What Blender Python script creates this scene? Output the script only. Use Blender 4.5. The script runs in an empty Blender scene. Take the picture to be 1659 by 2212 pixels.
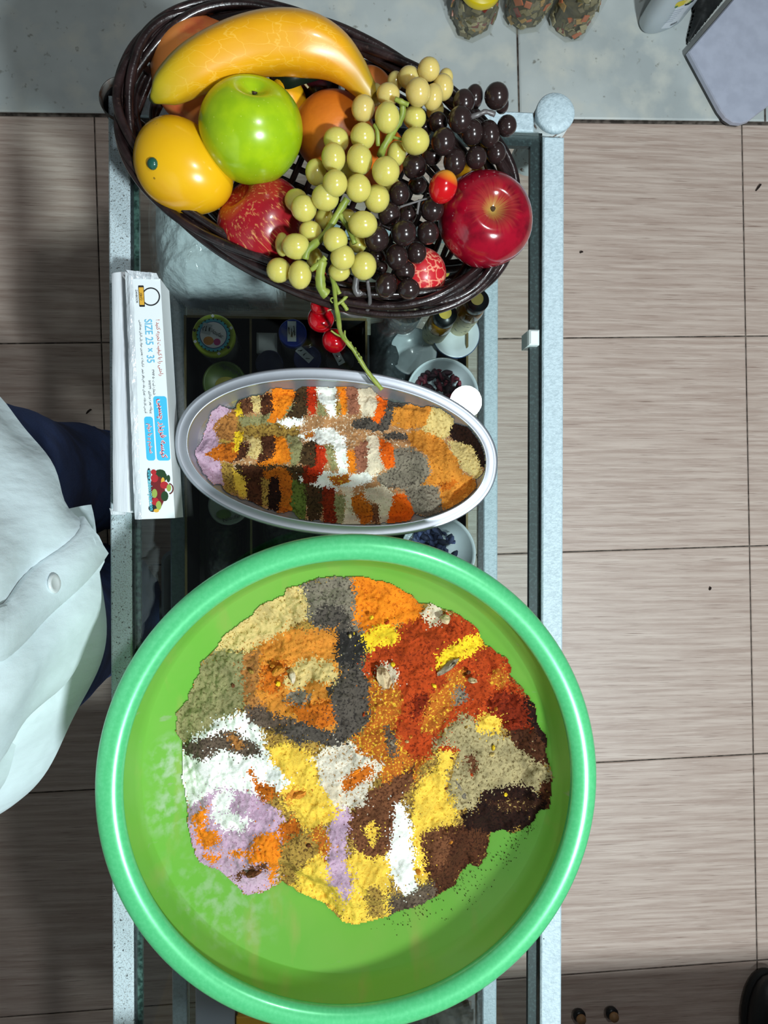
import bpy, math, random
import numpy as np
from mathutils import Vector, Matrix

# ------------------------------------------------------------------ camera, world, lights, exposure
scene = bpy.context.scene
COL = scene.collection
random.seed(7)
W, H, F = 1659.0, 2212.0, 1662.0
NAD = (700.0, 1082.0)          # picture point of the plumb line under the camera
CAMZ = 1.55                    # camera height over the floor
GT = 0.75                      # height of the glass counter top
_n = np.array([(NAD[0] - W / 2) / F, -(NAD[1] - H / 2) / F, -1.0]); _n /= np.linalg.norm(_n)
_zc = -_n
_xc = np.array([1.0, 0, 0]) - _zc[0] * _zc; _xc /= np.linalg.norm(_xc)
_yc = np.cross(_zc, _xc)
R3 = np.array([_xc, _yc, _zc])                 # camera axes -> world axes
cam_d = bpy.data.cameras.new('camera')
cam = bpy.data.objects.new('camera', cam_d); COL.objects.link(cam)
cam_d.sensor_fit = 'VERTICAL'; cam_d.sensor_height = 36.0; cam_d.lens = 36.0 * F / H
cam_d.clip_start = 0.01; cam_d.clip_end = 50
cam.matrix_world = Matrix.Translation((0, 0, CAMZ)) @ Matrix([list(r) for r in R3]).to_4x4()
scene.camera = cam

world = bpy.data.worlds.new('room_light'); scene.world = world; world.use_nodes = True
bg = world.node_tree.nodes['Background']
bg.inputs[0].default_value = (0.80, 0.90, 1.0, 1); bg.inputs[1].default_value = 0.07

key_d = bpy.data.lights.new('shop_light', 'AREA'); key_d.shape = 'DISK'; key_d.size = 0.22
key_d.energy = 70; key_d.color = (0.86, 0.97, 1.0)
key = bpy.data.objects.new('shop_light', key_d); COL.objects.link(key)
key.location = (0.94, -1.0, 2.88)
key.rotation_euler = (Vector((0.0, 0.0, 0.75)) - key.location).to_track_quat('-Z', 'Y').to_euler()
# the small ceiling lamp mirrored in the glass top
lamp_d = bpy.data.lights.new('ceiling_lamp', 'AREA'); lamp_d.shape = 'DISK'; lamp_d.size = 0.09
lamp_d.energy = 6; lamp_d.color = (0.92, 0.98, 1.0)
lamp = bpy.data.objects.new('ceiling_lamp', lamp_d); COL.objects.link(lamp)
lamp.location = (0.40, 0.28, 2.1)

vs = scene.view_settings
vs.view_transform = 'Standard'; vs.look = 'None'; vs.exposure = 0.0; vs.gamma = 1.0
vs.use_curve_mapping = False

# ------------------------------------------------------------------ helpers
def P(px, py, z):
    """a picture point taken at the real height z -> its place in the room"""
    d = R3 @ np.array([(px - W / 2) / F, -(py - H / 2) / F, -1.0])
    t = (z - CAMZ) / d[2]
    return Vector((d[0] * t, d[1] * t, z))

def proj(x, y, z):
    p = np.stack([x, y, z - CAMZ], -1) @ R3
    return W / 2 + F * p[..., 0] / -p[..., 2], H / 2 - F * p[..., 1] / -p[..., 2]

def S(px, z):
    return px * (CAMZ - z) / F

def lin(c):
    out = []
    for v in c[:3]:
        v = v / 255.0
        out.append(v / 12.92 if v <= 0.04045 else ((v + 0.055) / 1.055) ** 2.4)
    return (out[0], out[1], out[2], 1.0)

def obj(name, vf, mat=None, parent=None, smooth=False, loc=None, rot=None, scale=None):
    v, f = vf
    me = bpy.data.meshes.new(name); me.from_pydata([tuple(p) for p in v], [], [tuple(q) for q in f]); me.update()
    if smooth:
        me.polygons.foreach_set('use_smooth', [True] * len(me.polygons))
    if mat: me.materials.append(mat)
    return place(name, me, parent, loc, rot, scale)

def place(name, me, parent=None, loc=None, rot=None, scale=None):
    o = bpy.data.objects.new(name, me); COL.objects.link(o)
    if loc is not None: o.location = loc
    if rot is not None:
        o.rotation_mode = 'QUATERNION'; o.rotation_quaternion = rot
    if scale is not None: o.scale = scale
    if parent is not None: attach(o, parent)
    return o

def attach(o, parent):
    o.parent = parent
    m = Matrix.Identity(4); q = parent
    chain = []
    while q is not None:
        chain.append(q); q = q.parent
    for q in reversed(chain):
        m = m @ (q.matrix_parent_inverse if q.parent else Matrix.Identity(4)) @ q.matrix_basis
    o.matrix_parent_inverse = m.inverted()

def tag(o, label=None, cat=None, group=None, kind=None):
    if label: o['label'] = label
    if cat: o['category'] = cat
    if group: o['group'] = group
    if kind: o['kind'] = kind
    return o

def thing(name, label, cat, loc=(0, 0, 0), group=None):
    o = bpy.data.objects.new(name, None); COL.objects.link(o); o.location = loc
    o.empty_display_size = 0.02
    return tag(o, label, cat, group)

def join(*parts):
    V, Fc = [], []
    for v, f in parts:
        n = len(V); V += [tuple(p) for p in v]; Fc += [tuple(i + n for i in q) for q in f]
    return V, Fc

def box(x0, x1, y0, y1, z0, z1, bev=0.0):
    if bev <= 0:
        v = [(x, y, z) for z in (z0, z1) for y in (y0, y1) for x in (x0, x1)]
        return v, [(0, 2, 3, 1), (4, 5, 7, 6), (0, 1, 5, 4), (2, 6, 7, 3), (0, 4, 6, 2), (1, 3, 7, 5)]
    b = bev
    rings = [(x0 + b, x1 - b, y0 + b, y1 - b, z0), (x0, x1, y0, y1, z0 + b), (x0, x1, y0, y1, z1 - b), (x0 + b, x1 - b, y0 + b, y1 - b, z1)]
    v, f = [], []
    for (a, c, d, e, z) in rings:
        v += [(a, d, z), (c, d, z), (c, e, z), (a, e, z)]
    for k in range(3):
        for i in range(4):
            j = (i + 1) % 4
            f.append((k * 4 + i, k * 4 + j, k * 4 + 4 + j, k * 4 + 4 + i))
    f += [(3, 2, 1, 0), (12, 13, 14, 15)]
    return v, f

def prism(poly, z0, z1, inset=0.0):
    n = len(poly)
    c = (sum(p[0] for p in poly) / n, sum(p[1] for p in poly) / n)
    area = sum(poly[i][0] * poly[(i + 1) % n][1] - poly[(i + 1) % n][0] * poly[i][1] for i in range(n))
    if area < 0: poly = poly[::-1]
    v = [(p[0], p[1], z0) for p in poly] + [(p[0], p[1], z1) for p in poly]
    f = [tuple(range(n - 1, -1, -1)), tuple(range(n, 2 * n))]
    if inset > 0:
        k = 1 - inset
        v = [(p[0], p[1], z0) for p in poly] + [(p[0], p[1], z1 - inset * 0.05) for p in poly] + \
            [(c[0] + (p[0] - c[0]) * k, c[1] + (p[1] - c[1]) * k, z1) for p in poly]
        f = [tuple(range(n - 1, -1, -1)), tuple(range(2 * n, 3 * n))]
        f += [(n + i, n + (i + 1) % n, 2 * n + (i + 1) % n, 2 * n + i) for i in range(n)]
    f += [(i, (i + 1) % n, n + (i + 1) % n, n + i) for i in range(n)]
    return v, f

def lathe(prof, seg=48, cx=0, cy=0, cz=0, sx=1, sy=1, rot=0):
    v, f = [], []
    cr, sr = math.cos(rot), math.sin(rot)
    for (r, z) in prof:
        for i in range(seg):
            a = 2 * math.pi * i / seg
            x, y = r * math.cos(a) * sx, r * math.sin(a) * sy
            v.append((cx + x * cr - y * sr, cy + x * sr + y * cr, cz + z))
    for k in range(len(prof) - 1):
        for i in range(seg):
            j = (i + 1) % seg
            f.append((k * seg + i, k * seg + j, (k + 1) * seg + j, (k + 1) * seg + i))


    return v, f

def tube(pts, rad, seg=8, closed=False, flat=1.0):
    pts = [Vector(p) for p in pts]; n = len(pts)
    if not hasattr(rad, '__len__'): rad = [rad] * n
    v, f = [], []
    prev = None
    for i, p in enumerate(pts):
        if closed: t = pts[(i + 1) % n] - pts[i - 1]
        else: t = pts[min(i + 1, n - 1)] - pts[max(i - 1, 0)]
        t = t.normalized() if t.length > 1e-9 else Vector((0, 0, 1))
        up = Vector((0, 0, 1)) if prev is None else prev
        if abs(t.dot(up)) > 0.98 and prev is None: up = Vector((0, 1, 0))
        a = (up - t * up.dot(t))
        if a.length < 1e-6: a = t.orthogonal()
        a.normalize(); b = t.cross(a); prev = a if not closed else None
        for k in range(seg):
            w = 2 * math.pi * k / seg
            v.append(p + a * math.cos(w) * rad[i] * flat + b * math.sin(w) * rad[i])
    m = n if closed else n - 1
    for i in range(m):
        j = (i + 1) % n
        for k in range(seg):
            l = (k + 1) % seg
            f.append((i * seg + k, i * seg + l, j * seg + l, j * seg + k))
    if not closed:
        f.append(tuple(range(seg - 1, -1, -1))); f.append(tuple((n - 1) * seg + k for k in range(seg)))
    return v, f

def smooth_path(pts, n=8):
    """Catmull-Rom through tuples of any length"""
    out = []; m = len(pts)
    A = [np.array(p, float) for p in pts]
    for i in range(m - 1):
        p0, p1, p2, p3 = A[max(i - 1, 0)], A[i], A[i + 1], A[min(i + 2, m - 1)]
        for k in range(n):
            t = k / n
            out.append(0.5 * (2 * p1 + (p2 - p0) * t + (2 * p0 - 5 * p1 + 4 * p2 - p3) * t * t + (3 * p1 - p0 - 3 * p2 + p3) * t ** 3))
    out.append(A[-1]); return out

def sphere(nu=20, nv=12, fn=None):
    v, f = [(0, 0, -1)], []
    for j in range(1, nv):
        t = -math.pi / 2 + math.pi * j / nv
        for i in range(nu):
            a = 2 * math.pi * i / nu
            v.append((math.cos(t) * math.cos(a), math.cos(t) * math.sin(a), math.sin(t)))
    v.append((0, 0, 1)); top = len(v) - 1
    for i in range(nu): f.append((0, 1 + (i + 1) % nu, 1 + i))
    for j in range(nv - 2):
        for i in range(nu):
            a, b = 1 + j * nu + i, 1 + j * nu + (i + 1) % nu
            f.append((a, b, b + nu, a + nu))
    for i in range(nu): f.append((top - nu + i, top - nu + (i + 1) % nu, top))
    if fn: v = [fn(*p) for p in v]
    return v, f

def rrect(x0, x1, y0, y1, r, n=5):
    pts = []
    for (cx, cy, a0) in ((x1 - r, y1 - r, 0), (x0 + r, y1 - r, 90), (x0 + r, y0 + r, 180), (x1 - r, y0 + r, 270)):
        for k in range(n + 1):
            a = math.radians(a0 + 90 * k / n)
            pts.append((cx + r * math.cos(a), cy + r * math.sin(a)))
    return pts

def zrot(a): return Matrix.Rotation(a, 3, 'Z').to_quaternion()
def axisq(d): return Vector((0, 0, 1)).rotation_difference(Vector(d).normalized())

# value noise ---------------------------------------------------------------
def vnoise(x, y, seed=0):
    xi, yi = np.floor(x).astype(np.int64), np.floor(y).astype(np.int64)
    fx, fy = x - xi, y - yi
    fx = fx * fx * (3 - 2 * fx); fy = fy * fy * (3 - 2 * fy)
    def h(a, b):
        n = (a * 374761393 + b * 668265263 + seed * 2147483647 + 1013904223) & 0xFFFFFFFF
        n = ((n ^ (n >> 13)) * 1274126177) & 0xFFFFFFFF
        n = n ^ (n >> 16)
        return (n & 0xFFFF) / 65535.0
    return (h(xi, yi) * (1 - fx) + h(xi + 1, yi) * fx) * (1 - fy) + (h(xi, yi + 1) * (1 - fx) + h(xi + 1, yi + 1) * fx) * fy

def fbm(x, y, oct=4, seed=0):
    s, a, t = 0, 0.5, 0
    for k in range(oct):
        s = s + a * vnoise(x, y, seed + k * 17); t += a; a *= 0.5; x = x * 2.03 + 3.1; y = y * 2.03 + 7.7
    return s / t - 0.5

def inside(px, py, poly):
    r = np.zeros(px.shape, bool); n = len(poly)
    for i in range(n):
        x1, y1 = poly[i]; x2, y2 = poly[(i + 1) % n]
        if y1 == y2: continue
        c = ((y1 > py) != (y2 > py)) & (px < (x2 - x1) * (py - y1) / (y2 - y1) + x1)
        r ^= c
    return r

def polydist(px, py, poly):
    d = np.full(px.shape, 1e9); n = len(poly)
    for i in range(n):
        x1, y1 = poly[i]; x2, y2 = poly[(i + 1) % n]
        dx, dy = x2 - x1, y2 - y1
        t = np.clip(((px - x1) * dx + (py - y1) * dy) / (dx * dx + dy * dy + 1e-9), 0, 1)
        d = np.minimum(d, np.hypot(px - x1 - t * dx, py - y1 - t * dy))
    return d

# materials -----------------------------------------------------------------
def M(name, col, rough=0.5, metal=0.0, noises=(), bump=(), sss=0.0, sssr=0.004, coat=0.0, spec=0.5, alpha=1.0, trans=0.0, sheen=0.0, trl=0.0):
    """noises: (scale, colour, lo, hi, stretch); bump: (scale, strength, distance, stretch)"""
    m = bpy.data.materials.new(name); m.use_nodes = True
    nt = m.node_tree; N = nt.nodes; L = nt.links
    b = N['Principled BSDF']
    b.inputs['Base Color'].default_value = lin(col)
    b.inputs['Roughness'].default_value = rough; b.inputs['Metallic'].default_value = metal
    b.inputs['Specular IOR Level'].default_value = spec
    b.inputs['Coat Weight'].default_value = coat; b.inputs['Coat Roughness'].default_value = 0.08
    b.inputs['Transmission Weight'].default_value = trans
    b.inputs['Sheen Weight'].default_value = sheen
    b.inputs['Alpha'].default_value = alpha
    if sss > 0:
        b.inputs['Subsurface Weight'].default_value = sss
        b.inputs['Subsurface Radius'].default_value = (1, 0.7, 0.4); b.inputs['Subsurface Scale'].default_value = sssr
    if noises or bump:
        tc = N.new('ShaderNodeTexCoord')
    def coords(st):
        if not st: return tc.outputs['Object']
        mp = N.new('ShaderNodeMapping'); L.new(tc.outputs['Object'], mp.inputs[0]); mp.inputs['Scale'].default_value = st
        return mp.outputs[0]
    prev = None
    for nz in noises:
        sc, c2, lo, hi = nz[:4]; st = nz[4] if len(nz) > 4 else None; typ = nz[5] if len(nz) > 5 else 'N'
        ramp = N.new('ShaderNodeValToRGB'); ramp.color_ramp.elements[0].position = lo; ramp.color_ramp.elements[1].position = hi
        if typ == 'N':
            tx = N.new('ShaderNodeTexNoise'); tx.inputs['Detail'].default_value = 5; tx.inputs['Scale'].default_value = sc
            L.new(coords(st), tx.inputs['Vector']); L.new(tx.outputs['Fac'], ramp.inputs[0])
        elif typ == 'E':      # cracks: thin light lines along voronoi edges
            tx = N.new('ShaderNodeTexVoronoi'); tx.feature = 'DISTANCE_TO_EDGE'; tx.inputs['Scale'].default_value = sc
            n2 = N.new('ShaderNodeTexNoise'); n2.inputs['Scale'].default_value = sc * 1.2
            mx = N.new('ShaderNodeMixRGB'); mx.inputs[0].default_value = 0.012
            L.new(coords(st), n2.inputs['Vector']); L.new(coords(st), mx.inputs[1]); L.new(n2.outputs['Color'], mx.inputs[2])
            L.new(mx.outputs[0], tx.inputs['Vector']); L.new(tx.outputs['Distance'], ramp.inputs[0])
            ramp.color_ramp.elements[0].color = (1, 1, 1, 1); ramp.color_ramp.elements[1].color = (0, 0, 0, 1)
        elif typ in 'XYZ':    # a gradient along one axis of the object itself
            sp = N.new('ShaderNodeSeparateXYZ'); L.new(tc.outputs['Object'], sp.inputs[0])
            mr = N.new('ShaderNodeMapRange'); mr.inputs[1].default_value = lo; mr.inputs[2].default_value = hi
            n2 = N.new('ShaderNodeTexNoise'); n2.inputs['Scale'].default_value = sc if sc else 1.0
            L.new(coords(st), n2.inputs['Vector'])
            ad = N.new('ShaderNodeMath'); ad.operation = 'MULTIPLY_ADD'; L.new(n2.outputs['Fac'], ad.inputs[0])
            ad.inputs[1].default_value = (hi - lo) * (0.9 if sc else 0.0); L.new(sp.outputs['XYZ'.index(typ)], ad.inputs[2])
            L.new(ad.outputs[0], mr.inputs[0]); L.new(mr.outputs[0], ramp.inputs[0])
            ramp.color_ramp.elements[0].position = 0; ramp.color_ramp.elements[1].position = 1
        elif typ == 'R':      # round the stem end: distance from the object's own axis
            vm = N.new('ShaderNodeVectorMath'); vm.operation = 'MULTIPLY'; vm.inputs[1].default_value = (1, 1, 0); L.new(tc.outputs['Object'], vm.inputs[0])
            ln = N.new('ShaderNodeVectorMath'); ln.operation = 'LENGTH'; L.new(vm.outputs[0], ln.inputs[0])
            n2 = N.new('ShaderNodeTexNoise'); n2.inputs['Scale'].default_value = sc; nm_ = N.new('ShaderNodeVectorMath'); nm_.operation = 'NORMALIZE'
            L.new(vm.outputs[0], nm_.inputs[0]); L.new(nm_.outputs[0], n2.inputs['Vector'])
            ad = N.new('ShaderNodeMath'); ad.operation = 'MULTIPLY_ADD'; L.new(n2.outputs['Fac'], ad.inputs[0]); ad.inputs[1].default_value = (hi - lo) * 1.2; L.new(ln.outputs['Value'], ad.inputs[2])
            mr = N.new('ShaderNodeMapRange'); mr.inputs[1].default_value = lo + (hi - lo) * .6; mr.inputs[2].default_value = hi + (hi - lo) * .6; mr.inputs[3].default_value = 1; mr.inputs[4].default_value = 0
            L.new(ad.outputs[0], mr.inputs[0])
            sp = N.new('ShaderNodeSeparateXYZ'); L.new(tc.outputs['Object'], sp.inputs[0])
            gt = N.new('ShaderNodeMath'); gt.operation = 'GREATER_THAN'; gt.inputs[1].default_value = 0.0; L.new(sp.outputs[2], gt.inputs[0])
            m2 = N.new('ShaderNodeMath'); m2.operation = 'MULTIPLY'; L.new(mr.outputs[0], m2.inputs[0]); L.new(gt.outputs[0], m2.inputs[1])
            L.new(m2.outputs[0], ramp.inputs[0]); ramp.color_ramp.elements[0].position = 0; ramp.color_ramp.elements[1].position = 1
        mix = N.new('ShaderNodeMixRGB'); L.new(ramp.outputs[0], mix.inputs[0])
        if prev is None: mix.inputs[1].default_value = lin(col)
        else: L.new(prev, mix.inputs[1])
        mix.inputs[2].default_value = lin(c2); prev = mix.outputs[0]
    if prev is not None: L.new(prev, b.inputs['Base Color'])
    pn = None
    for bp in bump:
        sc, stg, dist = bp[:3]; st = bp[3] if len(bp) > 3 else None
        tx = N.new('ShaderNodeTexNoise'); tx.inputs['Scale'].default_value = sc; tx.inputs['Detail'].default_value = 4
        L.new(coords(st), tx.inputs['Vector'])
        bn = N.new('ShaderNodeBump'); bn.inputs['Strength'].default_value = stg; bn.inputs['Distance'].default_value = dist
        L.new(tx.outputs['Fac'], bn.inputs['Height'])
        if pn: L.new(pn, bn.inputs['Normal'])
        pn = bn.outputs['Normal']
    if pn: L.new(pn, b.inputs['Normal'])
    if trl > 0:      # thin plastic that lets some light through
        tl = N.new('ShaderNodeBsdfTranslucent'); mxs = N.new('ShaderNodeMixShader'); mxs.inputs[0].default_value = trl
        if prev is not None: L.new(prev, tl.inputs[0])
        else: tl.inputs[0].default_value = lin(col)
        L.new(b.outputs[0], mxs.inputs[1]); L.new(tl.outputs[0], mxs.inputs[2]); L.new(mxs.outputs[0], N['Material Output'].inputs[0])
    return m

def glassmat(name, tint=(0.93, 0.97, 0.96), refl=1.0, rough=0.0, ior=1.45):
    m = bpy.data.materials.new(name); m.use_nodes = True
    nt = m.node_tree; N = nt.nodes; L = nt.links; N.clear()
    out = N.new('ShaderNodeOutputMaterial'); tr = N.new('ShaderNodeBsdfTransparent'); gl = N.new('ShaderNodeBsdfGlossy')
    tr.inputs[0].default_value = (*tint, 1); gl.inputs['Roughness'].default_value = rough
    fr = N.new('ShaderNodeFresnel'); fr.inputs[0].default_value = ior
    mu = N.new('ShaderNodeMath'); mu.operation = 'MULTIPLY'; mu.inputs[1].default_value = refl
    L.new(fr.outputs[0], mu.inputs[0])
    mx = N.new('ShaderNodeMixShader'); L.new(mu.outputs[0], mx.inputs[0]); L.new(tr.outputs[0], mx.inputs[1]); L.new(gl.outputs[0], mx.inputs[2])
    L.new(mx.outputs[0], out.inputs[0]); return m

def filmmat(name, col, opacity, rough=0.15):
    """thin clear plastic film: partly see-through, glossy"""
    m = bpy.data.materials.new(name); m.use_nodes = True
    nt = m.node_tree; N = nt.nodes; L = nt.links
    b = N['Principled BSDF']; b.inputs['Base Color'].default_value = lin(col); b.inputs['Roughness'].default_value = rough
    b.inputs['Alpha'].default_value = opacity
    tc = N.new('ShaderNodeTexCoord'); tx = N.new('ShaderNodeTexNoise'); tx.inputs['Scale'].default_value = 40
    L.new(tc.outputs['Object'], tx.inputs['Vector'])
    bn = N.new('ShaderNodeBump'); bn.inputs['Strength'].default_value = 0.6; bn.inputs['Distance'].default_value = 0.01
    L.new(tx.outputs['Fac'], bn.inputs['Height']); L.new(bn.outputs['Normal'], b.inputs['Normal'])
    return m

# lettering -----------------------------------------------------------------
AR = {'ا': (0xFE8D, 2), 'آ': (0xFE81, 2), 'ب': (0xFE8F, 4), 'پ': (0xFB56, 4), 'ت': (0xFE95, 4), 'ث': (0xFE99, 4), 'ج': (0xFE9D, 4),
      'چ': (0xFB7A, 4), 'ح': (0xFEA1, 4), 'خ': (0xFEA5, 4), 'د': (0xFEA9, 2), 'ر': (0xFEAD, 2), 'ز': (0xFEAF, 2), 'س': (0xFEB1, 4),
      'ش': (0xFEB5, 4), 'ض': (0xFEBD, 4), 'ف': (0xFED1, 4), 'ق': (0xFED5, 4), 'ک': (0xFB8E, 4), 'ل': (0xFEDD, 4), 'م': (0xFEE1, 4),
      'ن': (0xFEE5, 4), 'ه': (0xFEE9, 4), 'و': (0xFEED, 2), 'ی': (0xFBFC, 4)}
def persian(s):
    out = []
    for i, ch in enumerate(s):
        if ch not in AR: out.append(ch); continue
        base, n = AR[ch]
        pj = i > 0 and s[i - 1] in AR and AR[s[i - 1]][1] == 4
        nj = n == 4 and i + 1 < len(s) and s[i + 1] in AR
        k = (3 if pj and nj else 1 if pj else 2 if nj else 0)
        out.append(chr(base + k))
    out = out[::-1]; t = ''.join(out); res = ''; num = ''
    for ch in t:
        if ch in '۰۱۲۳۴۵۶۷۸۹': num = ch + num
        else: res += num + ch; num = ''
    return res + num

def lettering(body, center, width, angle, mat, parent, name='lettering', squash=1.0, offset=0.0, shear=0.0, thick=0.00025):
    c = bpy.data.curves.new(name, 'FONT'); c.body = body; c.align_x = 'CENTER'; c.align_y = 'CENTER'
    c.extrude = 0.0; c.offset = offset; c.shear = shear; c.resolution_u = 3
    o = bpy.data.objects.new(name, c); COL.objects.link(o)
    dg = bpy.context.evaluated_depsgraph_get()
    me = bpy.data.meshes.new_from_object(o.evaluated_get(dg))
    bpy.data.objects.remove(o)
    n = len(me.vertices); co = np.zeros(n * 3); me.vertices.foreach_get('co', co); co = co.reshape(-1, 3)
    lo, hi = co.min(0), co.max(0); s = width / (hi[0] - lo[0])
    co[:, :2] -= (lo[:2] + hi[:2]) / 2; co *= s; co[:, 1] *= squash
    ca, sa = math.cos(angle), math.sin(angle)
    x = co[:, 0] * ca - co[:, 1] * sa; y = co[:, 0] * sa + co[:, 1] * ca
    co[:, 0], co[:, 1] = x, y; co[:, 2] = thick
    me.vertices.foreach_set('co', co.ravel()); me.update(); me.materials.clear(); me.materials.append(mat)
    return place(name, me, parent, center)

def flat(name, poly, z, mat, parent, thick=0.0003):
    return obj(name, prism(poly, z, z + thick), mat, parent)

# ------------------------------------------------------------------ materials
m_rail = M('painted_steel', (186, 204, 212), 0.45, noises=[(260, (172, 190, 198), 0.45, 0.6)], bump=[(420, 0.5, 0.0015)])
m_rail_spk = M('speckled_paint', (194, 210, 216), 0.45, noises=[(330, (70, 72, 72), 0.62, 0.68), (900, (150, 155, 155), 0.55, 0.62)], bump=[(420, 0.5, 0.0015)])
m_rubber = M('black_gasket', (34, 44, 46), 0.5, noises=[(300, (70, 84, 86), 0.5, 0.75)])
m_edge = M('green_glass_edge', (90, 118, 110), 0.2, noises=[(200, (40, 60, 55), 0.4, 0.6)])
m_glass = glassmat('clear_glass')
m_glass2 = glassmat('shelf_glass', (0.82, 0.90, 0.88), 0.8)
m_tile = M('wood_look_tile', (218, 198, 185), 0.42, noises=[(9, (188, 164, 151), 0.35, 0.65, (0.6, 14, 1)), (26, (146, 120, 108), 0.58, 0.74, (0.5, 16, 1)), (150, (226, 208, 196), 0.6, 0.7, (0.15, 6, 1))], bump=[(30, 0.25, 0.002, (0.4, 14, 1))])
m_grout = M('grout', (112, 102, 94), 0.9, noises=[(60, (60, 52, 46), 0.4, 0.6)])
m_marble = M('worn_marble', (210, 216, 214), 0.4, noises=[(5, (184, 191, 191), 0.4, 0.65), (14, (222, 222, 212), 0.5, 0.75), (60, (140, 140, 132), 0.66, 0.76)], bump=[(40, 0.1, 0.002)])
m_mat = M('dark_mat', (48, 32, 26), 0.95, noises=[(60, (26, 18, 15), 0.4, 0.6)], bump=[(400, 1, 0.004)])
m_wicker = M('dark_wicker', (44, 30, 30), 0.28, noises=[(60, (26, 16, 16), 0.4, 0.6), (200, (70, 52, 46), 0.62, 0.75)], bump=[(300, 0.3, 0.001)], coat=0.3)
m_steel = M('polished_steel', (172, 176, 184), 0.38, 0.75, bump=[(60, 0.03, 0.002)])
m_steel_in = M('brushed_steel', (200, 212, 206), 0.2, 0.85, bump=[(14, 0.08, 0.003), (900, 0.12, 0.0005, (1, .1, 1))])
m_basin = M('green_plastic', (132, 212, 78), 0.34, noises=[(7, (152, 214, 94), 0.42, 0.66), (14, (176, 206, 100), 0.58, 0.8, (3, 1, 1)), (40, (178, 206, 150), 0.68, 0.8, (1, 3, 1))], coat=0.1, trl=0.42)
m_rim = M('pearl_green_rim', (86, 198, 128), 0.28, 0.15, noises=[(300, (98, 206, 138), 0.4, 0.7)], coat=0.3)
m_paper = M('white_carton', (232, 238, 240), 0.4)
m_foil = M('clear_wrap', (222, 228, 232), 0.14, noises=[(60, (190, 196, 202), 0.4, 0.6, (1, .15, 1))], bump=[(55, 0.9, 0.006, (2, .5, 1))], spec=0.8)
m_bagstack = M('milky_plastic_bag', (226, 230, 234), 0.35, noises=[(40, (206, 210, 216), 0.4, 0.6, (3, .1, 1))], bump=[(40, 0.3, 0.004, (4, .3, 1))])
m_cyan = M('print_cyan', (70, 190, 232), 0.4)
m_sizeblue = M('print_blue', (110, 190, 225), 0.4)
m_red = M('print_red', (206, 30, 48), 0.4)
m_brick = M('print_rust', (190, 84, 62), 0.4)
m_black = M('print_black', (30, 30, 34), 0.45)
m_white = M('print_white', (240, 242, 244), 0.4)
m_gold = M('print_gold', (222, 170, 60), 0.4)
m_dkgreen = M('print_dark_green', (30, 62, 30), 0.4)
m_ltgreen = M('print_light_green', (150, 170, 80), 0.4)
m_pink = M('print_pink', (205, 70, 140), 0.4)
m_orangep = M('print_orange', (220, 150, 70), 0.4)
m_turq = M('print_turquoise', (90, 195, 215), 0.4)
m_shirt = M('white_cotton', (216, 231, 236), 0.8, noises=[(6, (208, 223, 228), 0.4, 0.6)], bump=[(9, 0.5, 0.03, (1, 1, .4)), (26, 0.25, 0.01, (1, 1.6, .5)), (900, 0.25, 0.0006)], sheen=0.1)
m_denim = M('navy_denim', (44, 66, 118), 0.9, noises=[(700, (66, 90, 142), 0.5, 0.7), (12, (28, 42, 80), 0.45, 0.65)], bump=[(500, 0.5, 0.001), (14, 0.4, 0.01)])

# ------------------------------------------------------------------ floor and step
tilt = math.radians(1.5)
A0 = P(203, 250, 0); A1 = P(1603, 270, 0)
o0 = A0
ex = Vector((math.cos(tilt), math.sin(tilt), 0)); ey = Vector((-math.sin(tilt), math.cos(tilt), 0))
TX = (A1 - A0).dot(ex) / 2
rowL = [P(0, 740, 0), P(0, 1715, 0)]
TY = (rowL[0] - rowL[1]).dot(ey) / 2
row0 = (P(100, 741, 0) - o0).dot(ey)
def fl(a, b, z=0.0):
    p = o0 + ex * a + ey * b
    return (p.x, p.y, z)
floor = obj('floor', prism([fl(-1.6, 1.6)[:2], fl(2.6, 1.6)[:2], fl(2.6, -2.6)[:2], fl(-1.6, -2.6)[:2]], -0.05, -0.003), m_grout)
tag(floor, 'wood-look tiled floor under and beside the glass counter', 'floor', kind='structure')
g = 0.0014
edgeY = 0.004
top_edge = (P(100, 246, 0) - o0).dot(ey)
def tile_prism(a0, a1, b0, b1):
    c = [(a0, b0), (a1, b0), (a1, b1), (a0, b1)]; e = 0.002
    v = [fl(a, b, -0.02) for a, b in c] + [fl(a, b, -0.0012) for a, b in c]
    i = [(a0 + e, b0 + e), (a1 - e, b0 + e), (a1 - e, b1 - e), (a0 + e, b1 - e)]
    v += [fl(a, b, 0.0) for a, b in i]
    f = [(k, (k + 1) % 4, 4 + (k + 1) % 4, 4 + k) for k in range(4)] + [(4 + k, 4 + (k + 1) % 4, 8 + (k + 1) % 4, 8 + k) for k in range(4)] + [(8, 9, 10, 11)]
    return v, f
for i in range(-2, 4):
    for j in range(-4, 2):
        a0, a1 = i * TX + g, (i + 1) * TX - g
        b0, b1 = row0 + j * TY + g, row0 + (j + 1) * TY - g
        b1 = min(b1, top_edge - 0.003)
        if b1 - b0 < 0.02: continue
        obj('tile', tile_prism(a0, a1, b0, b1), m_tile, floor)
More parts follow.
